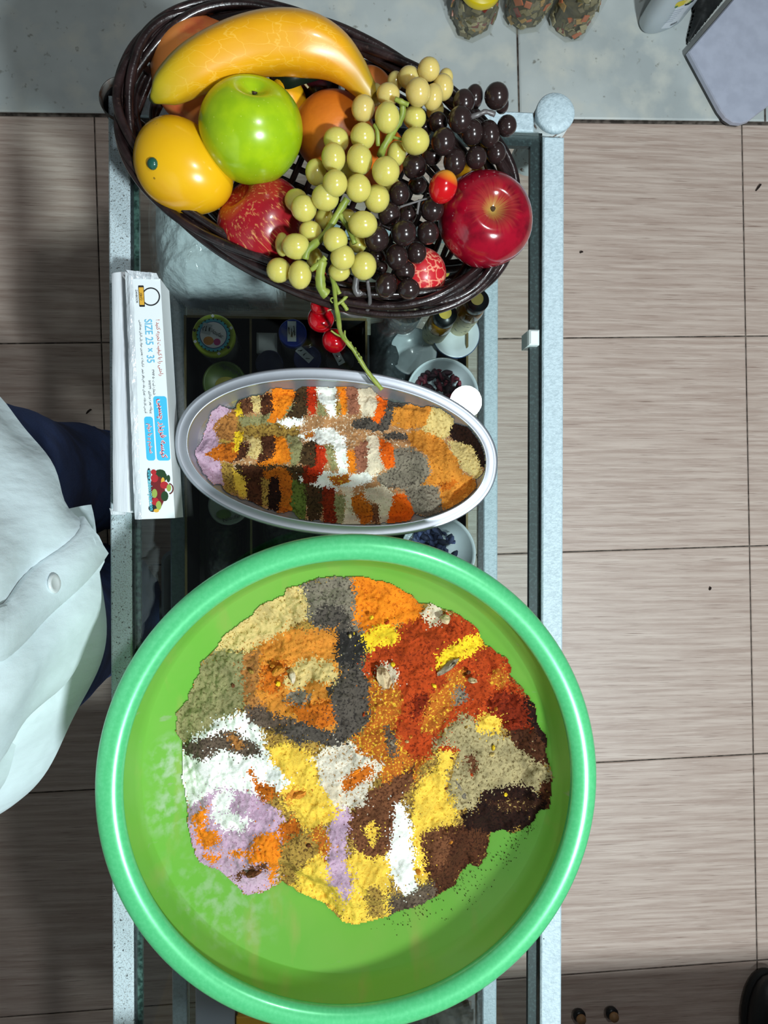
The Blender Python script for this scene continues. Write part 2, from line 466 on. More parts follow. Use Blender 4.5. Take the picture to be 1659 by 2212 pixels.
# walls of the shop, outside the picture
m_wall = M('wall_paint', (150, 148, 142), 0.8, noises=[(3, (138, 136, 130), .4, .6)])
wl = obj('wall_left', prism([fl(-1.64, 1.66)[:2], fl(-1.60, 1.66)[:2], fl(-1.60, -2.6)[:2], fl(-1.64, -2.6)[:2]], -0.05, 2.7), m_wall)
tag(wl, 'plain grey shop wall behind the person', 'wall', kind='structure')
wb_ = obj('wall_back', prism([fl(-1.60, 1.66)[:2], fl(2.6, 1.66)[:2], fl(2.6, 1.62)[:2], fl(-1.60, 1.62)[:2]], -0.05, 2.7), m_wall)
tag(wb_, 'plain grey shop wall beyond the marble slabs', 'wall', kind='structure')
# worn marble strip past the tiles
step = obj('trim_1', prism([fl(-1.6, top_edge)[:2], fl(2.6, top_edge)[:2], fl(2.6, 1.6)[:2], fl(-1.6, 1.6)[:2]], -0.045, 0.002), m_grout)
tag(step, 'worn grey marble threshold slabs beyond the wood-look tiles', 'threshold', kind='structure')
jm = [(P(557, 60, 0) - o0).dot(ex), (P(1118, 150, 0) - o0).dot(ex)]
MW = jm[1] - jm[0]
for k in range(-3, 4):
    a0, a1 = jm[0] + k * MW + 0.002, jm[0] + (k + 1) * MW - 0.002
    e = 0.003; b0, b1 = top_edge + 0.001, 1.615
    c = [(a0, b0), (a1, b0), (a1, b1), (a0, b1)]
    v = [fl(a, b, -0.01) for a, b in c] + [fl(a, b, 0.004) for a, b in c] + [fl(a, b, 0.006) for a, b in [(a0 + e, b0 + e), (a1 - e, b0 + e), (a1 - e, b1 - e), (a0 + e, b1 - e)]]
    f = [(q, (q + 1) % 4, 4 + (q + 1) % 4, 4 + q) for q in range(4)] + [(4 + q, 4 + (q + 1) % 4, 8 + (q + 1) % 4, 8 + q) for q in range(4)] + [(8, 9, 10, 11)]
    obj('slab', (v, f), m_marble, step)

# ------------------------------------------------------------------ glass counter
XL0, XL1 = P(239, 1100, GT).x, P(285, 1100, GT).x
XR0, XR1 = P(1170, 1100, GT).x, P(1215, 1100, GT).x
YT1, YT0 = P(700, 226, GT).y, P(700, 268, GT).y
YB = -1.08
cx0 = (XL0 + XR1) / 2
ctr = thing('display_counter', 'white-framed glass display counter carrying the basket, tray and green basin', 'display counter', (cx0, 0, 0))
obj('rail', box(XL0, XL1, YB, YT1, GT - 0.024, GT + 0.002, 0.0015), m_rail_spk, ctr)
obj('rail', box(XR0, XR1, YB, YT0 - 0.005, GT - 0.024, GT + 0.002, 0.0015), m_rail, ctr)
obj('rail', box(XL1 + 0.0005, P(1152, 250, GT).x, YT0, YT1, GT - 0.024, GT + 0.002, 0.0015), m_rail, ctr)
obj('rail', box(XL1, XR0, YB, YB + 0.023, GT - 0.024, GT + 0.002, 0.0015), m_rail, ctr)
GX0, GX1 = XL1 + 0.0015, XR0 - 0.0005
obj('glass_top', box(GX0, GX1, YB + 0.024, YT0 - 0.001, GT - 0.006, GT), m_glass, ctr)
gk = P(1147, 1100, GT).x
obj('gasket', box(gk, XR0 - 0.0005, YB + 0.024, YT0 - 0.001, GT - 0.014, GT - 0.0065), m_rubber, ctr)
obj('gasket', box(XL1 + 0.0003, XL1 + 0.002, YB + 0.024, YT0 - 0.001, GT - 0.016, GT + 0.0006), m_rubber, ctr)
obj('glass_edge', box(XL1 + 0.002, P(300, 1100, GT).x, YB + 0.024, YT0 - 0.001, GT - 0.012, GT - 0.0062), m_edge, ctr)
obj('gasket', box(XL1 + 0.002, gk, YT0 - 0.012, YT0 - 0.001, GT - 0.014, GT - 0.0065), m_rubber, ctr)
def cap(px, py, rpx, open_):
    z = GT + 0.008; c = P(px, py, z); r = S(rpx, z)
    if open_:
        prof = [(r * 0.9, -0.11), (r, -0.11), (r, -0.002), (r, 0), (r * 0.94, 0), (r * 0.93, -0.1), (0, -0.1)]
        obj('post', lathe([(r, -0.11), (r, 0.0), (r * 0.95, 0.0), (r * 0.93, -0.105)], 40, c.x, c.y, z), M('rusty_tube', (100, 98, 94), 0.4, 0.3, noises=[(90, (80, 52, 34), 0.5, 0.65)]), ctr, True)
        obj('post_hollow', lathe([(r * 0.94, -0.1), (r * 0.945, -0.012), (r * 0.9, -0.02), (0, -0.022)], 40, c.x, c.y, z), M('hollow_shade', (10, 10, 11), 0.7), ctr, True)  # black liner and plug stand for the shade inside the open tube
    else:
        obj('post', lathe([(r * 0.97, -0.11), (r * 0.97, -0.007), (r * 0.9, -0.006)], 40, c.x, c.y, z), M('rusty_post', (205, 212, 212), 0.5, noises=[(120, (96, 62, 40), 0.56, 0.66)]), ctr, True)
        obj('post_cap', lathe([(r * 0.98, -0.006), (r, -0.003), (r, 0.0), (r * 0.95, 0.0015), (r * 0.6, 0.003), (0, 0.0035)], 40, c.x, c.y, z), m_rail, ctr, True)
cap(1200, 243, 43, False)
cap(261, 211, 45, True)
# lower frame and shelf
ZL = 0.44
lx0, lx1 = P(372, 2150, ZL).x, P(404, 2150, ZL).x
rx0, rx1 = P(1045, 1100, ZL).x, P(1075, 1100, ZL).x
LY1 = 0.40
obj('lower_rail', box(lx0, lx1, YB, LY1, ZL - 0.022, ZL, 0.0015), m_rail, ctr)
obj('lower_rail', box(rx0, rx1, YB, LY1, ZL - 0.022, ZL, 0.0015), m_rail, ctr)
obj('lower_rail', box(lx1, rx0, LY1 - 0.02, LY1, ZL - 0.022, ZL, 0.0015), m_rail, ctr)
obj('gasket', box(rx0 - 0.008, rx0 - 0.0003, YB, LY1 - 0.021, ZL - 0.012, ZL - 0.001), m_rubber, ctr)
obj('glass_shelf', box(lx1 + 0.0005, rx0 - 0.0085, YB, LY1 - 0.0205, ZL - 0.008, ZL - 0.002), m_glass2, ctr)
for x in ((lx0 + lx1) / 2, (rx0 + rx1) / 2):
    for y in (LY1 - 0.012, -0.32, YB + 0.02):
        obj('leg', box(x - 0.011, x + 0.011, y - 0.011, y + 0.011, 0.0, ZL - 0.0225, 0.001), m_rail, ctr)
    obj('upright', box(x - 0.009, x + 0.009, -0.32, -0.302, ZL + 0.0005, GT - 0.0245, 0.001), m_rail, ctr)
    obj('upright', box(x - 0.009, x + 0.009, YB + 0.01, YB + 0.028, ZL + 0.0005, GT - 0.0245, 0.001), m_rail, ctr)
c = P(1147, 733, GT - 0.012)
obj('clip', box(c.x - 0.006, c.x + 0.005, c.y - 0.009, c.y + 0.007, GT - 0.03, GT + 0.004, 0.0018), M('white_clip', (226, 236, 234), 0.4), ctr)

# ------------------------------------------------------------------ green basin
BR = S(549, GT + 0.15)
BC = P(761, 1700, GT + 0.15)
def zb(r):
    """height of the basin's inner face over the counter at radius r (of a 0.2147 m rim)"""
    r = np.asarray(r, float) * (0.2147 / BR)
    a = 0.006 + 0.104 * np.clip((r - 0.04) / 0.145, 0, 1) ** 1.15
    b = 0.110 + (r - 0.185) * 3.2
    return np.where(r < 0.185, a, b)
basin = thing('plastic_basin', 'large round green plastic basin holding a mound of mixed spice powders', 'basin', (BC.x, BC.y, GT))
k = BR / 0.2147
prof = [(0.196 * k, 0.1465), (0.1935 * k, 0.137)]
for r in np.linspace(0.192, 0.185, 3): prof.append((r * k, float(zb(r * k))))
for r in np.linspace(0.184, 0.0, 30): prof.append((r * k, float(zb(r * k))))
obj('foot_ring', lathe([(0.058 * k, 0.0005), (0.062 * k, 0.0005), (0.066 * k, 0.018), (0.060 * k, 0.012), (0.058 * k, 0.0005)], 96, BC.x, BC.y, GT), m_rim, basin, True)
def dust(mat, spots, col):
    nt = mat.node_tree; N = nt.nodes; L = nt.links; b = N['Principled BSDF']
    src = b.inputs['Base Color'].links[0].from_socket; tc = N.new('ShaderNodeTexCoord')
    nz = N.new('ShaderNodeTexNoise'); nz.inputs['Scale'].default_value = 110; nz.inputs['Detail'].default_value = 6; L.new(tc.outputs['Object'], nz.inputs['Vector'])
    for (c, r, k_) in spots:
        d = N.new('ShaderNodeVectorMath'); d.operation = 'DISTANCE'; L.new(tc.outputs['Object'], d.inputs[0]); d.inputs[1].default_value = c
        mr = N.new('ShaderNodeMapRange'); mr.inputs[1].default_value = r; mr.inputs[2].default_value = r * .3; L.new(d.outputs['Value'], mr.inputs[0])
        mu = N.new('ShaderNodeMath'); mu.operation = 'MULTIPLY'; rm = N.new('ShaderNodeMapRange'); rm.inputs[1].default_value = .46; rm.inputs[2].default_value = .66; L.new(nz.outputs['Fac'], rm.inputs[0]); L.new(mr.outputs[0], mu.inputs[0]); L.new(rm.outputs[0], mu.inputs[1])
        m2 = N.new('ShaderNodeMath'); m2.operation = 'MULTIPLY'; m2.inputs[1].default_value = k_; L.new(mu.outputs[0], m2.inputs[0])
        mx = N.new('ShaderNodeMixRGB'); L.new(m2.outputs[0], mx.inputs[0]); L.new(src, mx.inputs[1]); mx.inputs[2].default_value = lin(col); src = mx.outputs[0]
    L.new(src, b.inputs['Base Color'])
dust(m_basin, [(P(372, 1640, GT + .09), .030, .6), (P(366, 1740, GT + .09), .034, .5), (P(500, 1960, GT + .085), .055, .28), (P(420, 1900, GT + .09), .05, .2)], (236, 242, 232))
obj('bowl', lathe(prof, 128, BC.x, BC.y, GT), m_basin, basin, True)
rp = []
for a in np.linspace(-40, 215, 16):
    t = math.radians(a)
    rp.append((BR - 0.0112 + 0.0115 * math.cos(t), 0.1420 + 0.0085 * math.sin(t)))
rp = [(BR - 0.002, 0.128)] + rp
obj('rim', lathe(rp, 160, BC.x, BC.y, GT), m_rim, basin, True)

# ------------------------------------------------------------------ spice powders
SP = {  # colour name: (rgb, fleck rgb, fleck lo, fleck hi)
 'grey': ((128, 118, 102), (70, 62, 54), .52, .62), 'darkgrey': ((86, 78, 70), (48, 43, 40), .5, .6), 'charcoal': ((46, 43, 41), (92, 88, 80), .6, .68),
 'orange': ((236, 132, 28), (176, 84, 14), .55, .65), 'deeporange': ((196, 104, 26), (120, 58, 16), .52, .62), 'ochre': ((212, 136, 50), (160, 92, 26), .55, .65),
 'brownochre': ((170, 114, 58), (118, 76, 38), .5, .6), 'palebeige': ((214, 188, 122), (160, 130, 66), .55, .65), 'cream': ((222, 206, 178), (172, 148, 116), .6, .7),
 'olive': ((150, 144, 98), (104, 98, 60), .52, .62), 'green': ((98, 112, 48), (58, 66, 24), .5, .6), 'white': ((244, 244, 234), (206, 200, 184), .6, .7),
 'greybrown': ((100, 84, 70), (60, 48, 40), .5, .6), 'lilac': ((192, 160, 180), (158, 122, 142), .55, .65), 'yellow': ((240, 198, 74), (196, 146, 40), .55, .65),
 'brightyellow': ((246, 206, 44), (200, 150, 24), .55, .65), 'mustard': ((168, 134, 62), (92, 66, 32), .5, .6), 'brown': ((116, 72, 46), (72, 40, 24), .5, .6),
 'darkbrown': ((82, 46, 28), (48, 24, 14), .5, .6), 'black': ((42, 22, 16), (22, 11, 9), .5, .6), 'brick': ((178, 66, 24), (116, 38, 14), .52, .62),
 'darkred': ((132, 42, 18), (86, 24, 10), .5, .6), 'oliveb': ((170, 154, 112), (110, 94, 60), .53, .62), 'redmix': ((178, 96, 32), (226, 180, 52), .54, .62),
 'whitemix': ((222, 212, 192), (158, 118, 66), .55, .64), 'tanmix': ((176, 128, 84), (222, 206, 180), .56, .66), 'pinkbrown': ((156, 100, 76), (112, 66, 48), .52, .62),
 'oliveb2': ((74, 54, 32), (40, 28, 16), .5, .6), 'red': ((192, 50, 18), (136, 28, 10), .55, .65), 'oranger': ((230, 98, 18), (176, 62, 10), .55, .65),
 'specked': ((60, 34, 22), (190, 156, 92), .58, .66),
}
SPM = {}
def spm(n):
    if n not in SPM:
        c, fc, lo, hi = SP[n]
        SPM[n] = M('powder_' + n, c, 0.95, noises=[(55, tuple(v * 0.86 for v in c), .45, .62), (420, fc, lo, hi), (1400, tuple(min(255, v * 1.12) for v in c), .58, .68)], bump=[(1100, 0.5, 0.0012)], spec=0.15)
    return SPM[n]
WORDS = {'grey': 'grey', 'darkgrey': 'dark grey', 'charcoal': 'charcoal', 'orange': 'bright orange', 'deeporange': 'deep orange', 'ochre': 'ochre', 'brownochre': 'brownish ochre',
 'palebeige': 'pale beige', 'cream': 'cream', 'olive': 'olive', 'green': 'green', 'white': 'white', 'greybrown': 'grey-brown', 'lilac': 'lilac', 'yellow': 'yellow', 'brightyellow': 'bright yellow',
 'mustard': 'mustard', 'brown': 'brown', 'darkbrown': 'dark brown', 'black': 'blackish brown', 'brick': 'brick red', 'darkred': 'dark red', 'oliveb': 'olive beige', 'redmix': 'rusty mixed',
 'whitemix': 'whitish mixed', 'tanmix': 'tan mixed', 'pinkbrown': 'pinkish brown', 'oliveb2': 'dark olive brown', 'red': 'red', 'oranger': 'reddish orange', 'specked': 'speckled dark'}

def powder(root, name, outline, patches, x0, x1, y0, y1, step, zfun, seed, jit):
    nx, ny = int((x1 - x0) / step), int((y1 - y0) / step)
    X, Y = np.meshgrid(np.linspace(x0, x1, nx), np.linspace(y0, y1, ny))
    Z = zfun(X, Y, None, None)
    for _ in range(2):
        u, v = proj(X, Y, Z)
        edge = 9 * fbm(u / 14, v / 14, 3, seed + 3)
        ins = inside(u, v, outline); d = polydist(u, v, outline) * np.where(ins, 1, -1) + edge
        Z = zfun(X, Y, d, (u, v))
    u, v = proj(X, Y, Z)
    cu, cv = u[:-1, :-1], v[:-1, :-1]
    ju = cu + jit * fbm(cu / 26, cv / 26, 3, seed + 5) * 2 + jit * 1.1 * fbm(cu / 4, cv / 4, 2, seed + 9) * 2
    jv = cv + jit * fbm(cu / 26, cv / 26, 3, seed + 6) * 2 + jit * 1.1 * fbm(cu / 4, cv / 4, 2, seed + 11) * 2
    rs = np.random.RandomState(seed + 1)
    hop = np.where(rs.rand(*cu.shape) < 0.16, 2.3, 0.55) * jit
    ju = ju + rs.randn(*cu.shape) * hop * 0.6; jv = jv + rs.randn(*cu.shape) * hop * 0.6
    lab = np.zeros(cu.shape, int)
    for i, (cn, poly) in enumerate(patches):
        if i == 0: continue
        lab[inside(ju, jv, poly)] = i
    # patches lie at slightly different heights, softened over the seam
    off = np.random.RandomState(seed).uniform(-1, 1, len(patches))[lab]
    full = np.zeros(X.shape); full[:-1, :-1] = off; full[-1] = full[-2]; full[:, -1] = full[:, -2]
    for _ in range(2):
        full = (full + np.roll(full, 1, 0) + np.roll(full, -1, 0) + np.roll(full, 1, 1) + np.roll(full, -1, 1)) / 5
    Z = Z + 0.0013 * full * np.clip(d / 10, 0, 1)
    okv = d > -1.0
    okf = okv[:-1, :-1] & okv[1:, :-1] & okv[:-1, 1:] & okv[1:, 1:]
    idx = np.arange(nx * ny).reshape(ny, nx)
    quads = np.stack([idx[:-1, :-1], idx[:-1, 1:], idx[1:, 1:], idx[1:, :-1]], -1)
    co = np.stack([X.ravel(), Y.ravel(), Z.ravel()], -1)
    for i, (cn, poly) in enumerate(patches):
        q = quads[(lab == i) & okf]
        if len(q) < 6: continue
        used, inv = np.unique(q.ravel(), return_inverse=True)
        me = bpy.data.meshes.new(name)
        nv, nf = len(used), len(q)
        me.vertices.add(nv); me.vertices.foreach_set('co', co[used].ravel().astype(np.float32))
        me.loops.add(nf * 4); me.loops.foreach_set('vertex_index', inv.astype(np.int32))
        me.polygons.add(nf); me.polygons.foreach_set('loop_start', np.arange(0, nf * 4, 4, dtype=np.int32))
        me.update(calc_edges=True); me.materials.append(spm(cn))
        o = place(name, me, root); o['label'] = WORDS[cn] + ' powder'; o['kind'] = 'stuff'

bas_out = [(620,1272),(690,1248),(770,1244),(850,1262),(890,1285),(905,1302),(930,1304),(985,1325),(1030,1355),(1045,1390),(1100,1425),(1103,1460),(1125,1480),(1155,1520),(1162,1560),(1180,1590),(1183,1640),(1196,1680),(1190,1750),(1165,1750),(1150,1780),(1110,1800),(1085,1795),(1060,1800),(1052,1850),(1035,1875),(1015,1865),(1000,1880),(985,1910),(945,1935),(915,1955),(890,1962),(845,1978),(800,1990),(770,2000),(740,1990),(695,1950),(640,1925),(610,1905),(595,1915),(560,1930),(530,1932),(500,1905),(470,1880),(430,1865),(415,1830),(405,1780),(405,1735),(395,1690),(392,1610),(380,1580),(380,1540),(405,1510),(430,1450),(435,1430),(470,1395),(480,1375),(545,1325),(560,1310),(610,1288)]
bas_p = [('mustard', bas_out),
 ('redmix', [(780,1440),(860,1430),(900,1500),(930,1600),(900,1690),(840,1700),(780,1640),(790,1540)]),
 ('grey', [(610,1285),(640,1262),(700,1244),(768,1240),(772,1340),(800,1400),(720,1370),(660,1345),(640,1300)]),
 ('orange', [(758,1238),(850,1252),(905,1300),(912,1335),(870,1350),(830,1362),(785,1368),(762,1335),(772,1300)]),
 ('palebeige', [(455,1410),(480,1365),(560,1300),(620,1268),(660,1285),(662,1340),(600,1370),(585,1385),(540,1408),(470,1405)]),
 ('palebeige', [(625,1262),(655,1265),(655,1285),(628,1290)]),
 ('ochre', [(540,1405),(585,1380),(610,1365),(722,1356),(727,1440),(722,1480),(700,1500),(735,1560),(700,1600),(640,1560),(590,1545),(530,1520),(545,1480),(520,1430)]),
 ('brownochre', [(518,1412),(560,1405),(560,1470),(548,1500),(580,1530),(560,1560),(530,1520),(520,1470)]),
 ('deeporange', [(565,1440),(600,1425),(625,1440),(622,1475),(590,1500),(560,1490)]),
 ('palebeige', [(618,1440),(660,1430),(720,1432),(722,1480),(680,1472),(630,1495),(610,1475)]),
 ('grey', [(625,1500),(655,1488),(672,1510),(655,1525),(615,1520)]),
 ('deeporange', [(618,1520),(660,1525),(720,1510),(735,1560),(690,1572),(650,1560)]),
 ('olive', [(470,1402),(520,1410),(522,1470),(530,1530),(470,1562),(410,1605),(370,1590),(370,1540),(430,1440)]),
 ('greybrown', [(522,1535),(560,1525),(605,1550),(640,1560),(640,1600),(590,1580),(540,1570)]),
 ('darkgrey', [(612,1575),(650,1560),(690,1575),(760,1590),(740,1615),(680,1610),(620,1600)]),
 ('darkgrey', [(660,1345),(690,1315),(735,1308),(757,1345),(780,1400),(795,1480),(797,1545),(765,1600),(728,1590),(716,1520),(700,1492),(725,1470),(730,1430),(722,1360)]),
 ('charcoal', [(724,1372),(755,1360),(790,1385),(790,1425),(760,1436),(724,1430)]),
 ('white', [(385,1625),(405,1600),(470,1560),(520,1540),(560,1575),(578,1640),(620,1665),(640,1705),(600,1712),(560,1737),(500,1705),(440,1725),(400,1745),(385,1690)]),
 ('greybrown', [(388,1605),(450,1592),(480,1575),(505,1580),(560,1615),(560,1635),(520,1635),(480,1620),(435,1647),(400,1625)]),
 ('brownochre', [(484,1588),(504,1584),(530,1612),(505,1622)]),
 ('lilac', [(400,1745),(470,1705),(540,1708),(600,1750),(622,1785),(600,1850),(602,1910),(560,1935),(530,1938),(485,1900),(430,1868),(405,1830)]),
 ('orange', [(412,1760),(440,1745),(450,1775),(430,1790)]),
 ('orange', [(425,1785),(470,1800),(470,1825),(440,1840),(425,1815)]),
 ('orange', [(440,1850),(475,1840),(470,1860),(445,1865)]),
 ('orange', [(495,1840),(530,1838),(525,1855),(500,1855)]),
 ('orange', [(530,1845),(560,1800),(600,1800),(605,1850),(595,1910),(585,1915),(580,1870),(535,1860)]),
 ('deeporange', [(605,1785),(640,1770),(652,1800),(625,1830),(605,1820)]),
 ('brown', [(505,1895),(540,1872),(575,1868),(575,1882),(535,1888),(512,1905)]),
 ('white', [(458,1725),(480,1705),(502,1715),(492,1755),(540,1775),(525,1797),(475,1797),(458,1760)]),
 ('yellow', [(572,1612),(625,1605),(680,1635),(682,1680),(705,1705),(735,1745),(715,1775),(690,1800),(660,1800),(645,1775),(615,1745),(600,1715),(630,1690),(585,1650)]),
 ('deeporange', [(538,1660),(548,1662),(552,1690),(590,1695),(600,1715),(570,1735),(555,1710),(540,1690)]),
 ('ochre', [(612,1720),(640,1705),(668,1712),(640,1722),(618,1740)]),
 ('mustard', [(602,1830),(640,1800),(690,1790),(720,1820),(700,1880),(690,1900),(620,1925),(605,1890)]),
 ('yellow', [(640,1890),(690,1840),(712,1880),(745,1990),(690,1950),(630,1930)]),
 ('redmix', [(670,1800),(690,1780),(712,1830),(705,1860),(685,1840)]),
 ('yellow', [(745,1860),(770,1835),(835,1835),(845,1978),(790,2002),(735,1995),(720,1940),(755,1915)]),
 ('mustard', [(788,1935),(800,1915),(832,1930),(830,1975),(790,1985)]),
 ('lilac', [(725,1755),(745,1742),(757,1755),(745,1850),(762,1925),(745,1955),(715,1912),(700,1868),(718,1840),(705,1800)]),
 ('brown', [(755,1760),(800,1710),(850,1685),(895,1650),(890,1690),(862,1735),(845,1790),(842,1840),(800,1855),(765,1835),(752,1800)]),
 ('yellow', [(782,1785),(800,1772),(820,1790),(805,1828),(790,1815)]),
 ('white', [(848,1740),(872,1730),(886,1790),(895,1880),(902,1918),(878,1934),(845,1905),(836,1860),(846,1800)]),
 ('yellow', [(888,1755),(895,1705),(945,1650),(970,1690),(985,1760),(980,1780),(930,1795),(912,1825),(925,1870),(915,1915),(900,1900),(890,1820)]),
 ('yellow', [(942,1622),(978,1615),(985,1655),(962,1670),(944,1655)]),
 ('darkbrown', [(912,1815),(985,1785),(1050,1785),(1062,1850),(1035,1880),(1000,1885),(985,1915),(945,1940),(925,1900),(915,1850)]),
 ('brown', [(912,1808),(950,1788),(970,1800),(965,1840),(945,1880),(925,1865)]),
 ('greybrown', [(838,1935),(880,1930),(930,1905),(950,1930),(915,1960),(845,1985)]),
 ('black', [(990,1765),(1030,1740),(1040,1705),(1100,1690),(1150,1688),(1165,1720),(1200,1700),(1195,1755),(1150,1790),(1080,1805),(1010,1795)]),
 ('specked', [(1050,1735),(1100,1722),(1165,1728),(1160,1745),(1080,1752)]),
 ('oliveb', [(935,1610),(1000,1540),(1035,1560),(1090,1590),(1150,1620),(1200,1680),(1170,1715),(1130,1690),(1035,1712),(1030,1745),(985,1752),(962,1690),(990,1650),(985,1618),(945,1625)]),
 ('darkbrown', [(1095,1585),(1160,1555),(1195,1600),(1200,1665),(1170,1650),(1130,1625)]),
 ('darkbrown', [(1165,1690),(1200,1680),(1200,1755),(1175,1750)]),
 ('brown', [(1000,1635),(1020,1630),(1035,1665),(1015,1672)]),
 ('brick', [(785,1455),(795,1410),(870,1352),(912,1330),(985,1322),(1035,1350),(1050,1390),(1110,1425),(1108,1470),(1160,1520),(1170,1575),(1100,1575),(1040,1560),(1000,1540),(945,1590),(925,1640),(885,1640),(845,1560),(870,1500),(820,1480)]),
 ('redmix', [(790,1490),(820,1460),(860,1475),(870,1530),(850,1565),(800,1545)]),
 ('redmix', [(930,1500),(960,1480),(985,1440),(1010,1450),(1000,1500),(960,1560),(930,1590),(905,1580)]),
 ('darkred', [(1050,1520),(1085,1490),(1140,1505),(1170,1570),(1100,1575),(1060,1548)]),
 ('black', [(1130,1500),(1160,1520),(1195,1620),(1160,1590),(1140,1560)]),
 ('cream', [(908,1325),(930,1300),(957,1315),(955,1340),(930,1355)]),
 ('brightyellow', [(775,1375),(830,1345),(868,1372),(850,1392),(790,1405)]),
 ('brightyellow', [(942,1412),(1000,1382),(1035,1368),(1055,1392),(1020,1417),(985,1427),(950,1455)]),
 ('redmix', [(1060,1450),(1085,1440),(1100,1465),(1080,1490),(1062,1480)]),
 ('yellow', [(1024,1552),(1052,1540),(1085,1556),(1080,1588),(1026,1580)]),
 ('darkred', [(895,1500),(925,1495),(925,1535),(892,1560)]),
 ('grey', [(975,1495),(1000,1480),(1005,1515),(980,1530)]),
 ('brick', [(945,1612),(985,1610),(985,1622),(945,1622)]),
 ('cream', [(812,1440),(840,1432),(858,1455),(858,1480),(835,1478),(830,1492),(812,1470)]),
 ('whitemix', [(672,1640),(720,1608),(790,1610),(830,1650),(805,1690),(785,1745),(735,1748),(695,1700)]),
 ('deeporange', [(735,1690),(760,1668),(805,1655),(800,1680),(770,1700),(742,1715)]),
 ('redmix', [(755,1590),(830,1580),(860,1620),(850,1660),(800,1640),(770,1625)]),
 ('cream', [(700,1690),(730,1700),(745,1735),(718,1742)]),
 ('greybrown', [(828,1570),(858,1590),(862,1630),(838,1640),(832,1600)]),
]
mound = thing('spice_mound', 'mound of many-coloured spice powders heaped inside the green basin', 'spice powder', (BC.x, BC.y, GT))
def zbas(X, Y, d, uv):
    r = np.hypot(X - BC.x, Y - BC.y)
    b = GT + zb(r) + 0.0014
    if d is None: return np.maximum(b, GT + 0.075)
    dome = 0.092 + 0.012 * (1 - np.clip(r / 0.17, 0, 1) ** 2) + 0.022 * fbm(X * 22 + 40, Y * 22 + 40, 3, 4)
    th = np.maximum(0.0035, GT + dome - b)
    t = np.clip(d / 50, 0, 1); sm = t * (2 - t)
    s = 0.5 - 2 * np.abs(fbm(X * 70 + 9, Y * 70 + 9, 3, 8)); s2 = fbm(X * 170 + 2, Y * 170 + 5, 3, 18); g = fbm(X * 480, Y * 480, 2, 12)
    z = b + th * sm + (0.0050 * s + 0.0040 * s2 + 0.0030 * g) * np.clip(d / 14, 0.05, 1)
    return np.maximum(z, b + 0.0008)
powder(mound, 'powder_patch', bas_out, bas_p, BC.x - 0.19, BC.x + 0.19, BC.y - 0.19, BC.y + 0.19, 0.00105, zbas, 21, 7.5)

# ------------------------------------------------------------------ oval steel tray
TC = P(732, 978, GT + 0.027); ta, tb = S(347, GT + 0.027), S(179, GT + 0.027); trot = math.radians(-5.0)
tray = thing('serving_tray', 'oval stainless steel serving tray with rows of spice powders', 'tray', (TC.x, TC.y, GT))
TN = 2.14
def elathe(prof, seg=128):
    v, f = [], []
    for (d, z) in prof:
        for i in range(seg):
            a = 2 * math.pi * i / seg
            ca_, sa_ = math.cos(a), math.sin(a)
            x, y = max(ta + d, 0.0001) * math.copysign(abs(ca_) ** (2 / TN), ca_), max(tb + d, 0.0001) * math.copysign(abs(sa_) ** (2 / TN), sa_)
            v.append((TC.x + x * math.cos(trot) - y * math.sin(trot), TC.y + x * math.sin(trot) + y * math.cos(trot), GT + z))
    for q in range(len(prof) - 1):
        for i in range(seg):
            j = (i + 1) % seg
            f.append((q * seg + i, q * seg + j, (q + 1) * seg + j, (q + 1) * seg + i))
    return v, f
v, f = elathe([(-0.0012, 0.0265), (0.0, 0.0262), (0.0004, 0.0272), (-0.0008, 0.0282), (-0.003, 0.0280), (-0.0100, 0.0264), (-0.0108, 0.0270), (-0.0116, 0.0262)])
obj('rim', (v, f), m_steel, tray, True)
WP = [(-0.0116, 0.0262), (-0.0140, 0.022), (-0.0185, 0.014), (-0.0235, 0.007), (-0.029, 0.0032), (-0.037, 0.0022), (-0.05, 0.0018)]
v, f = elathe(WP)
n = len(v); f = f + [tuple(range(n - 128, n))]
obj('dish', (v, f), m_steel_in, tray, True)
v, f = elathe([(a - 0.0008, max(0.0004, z - 0.0012)) for a, z in WP])
n = len(v); f = [q[::-1] for q in f] + [tuple(range(n - 1, n - 129, -1))]
obj('underside', (v, f), m_steel, tray, True)

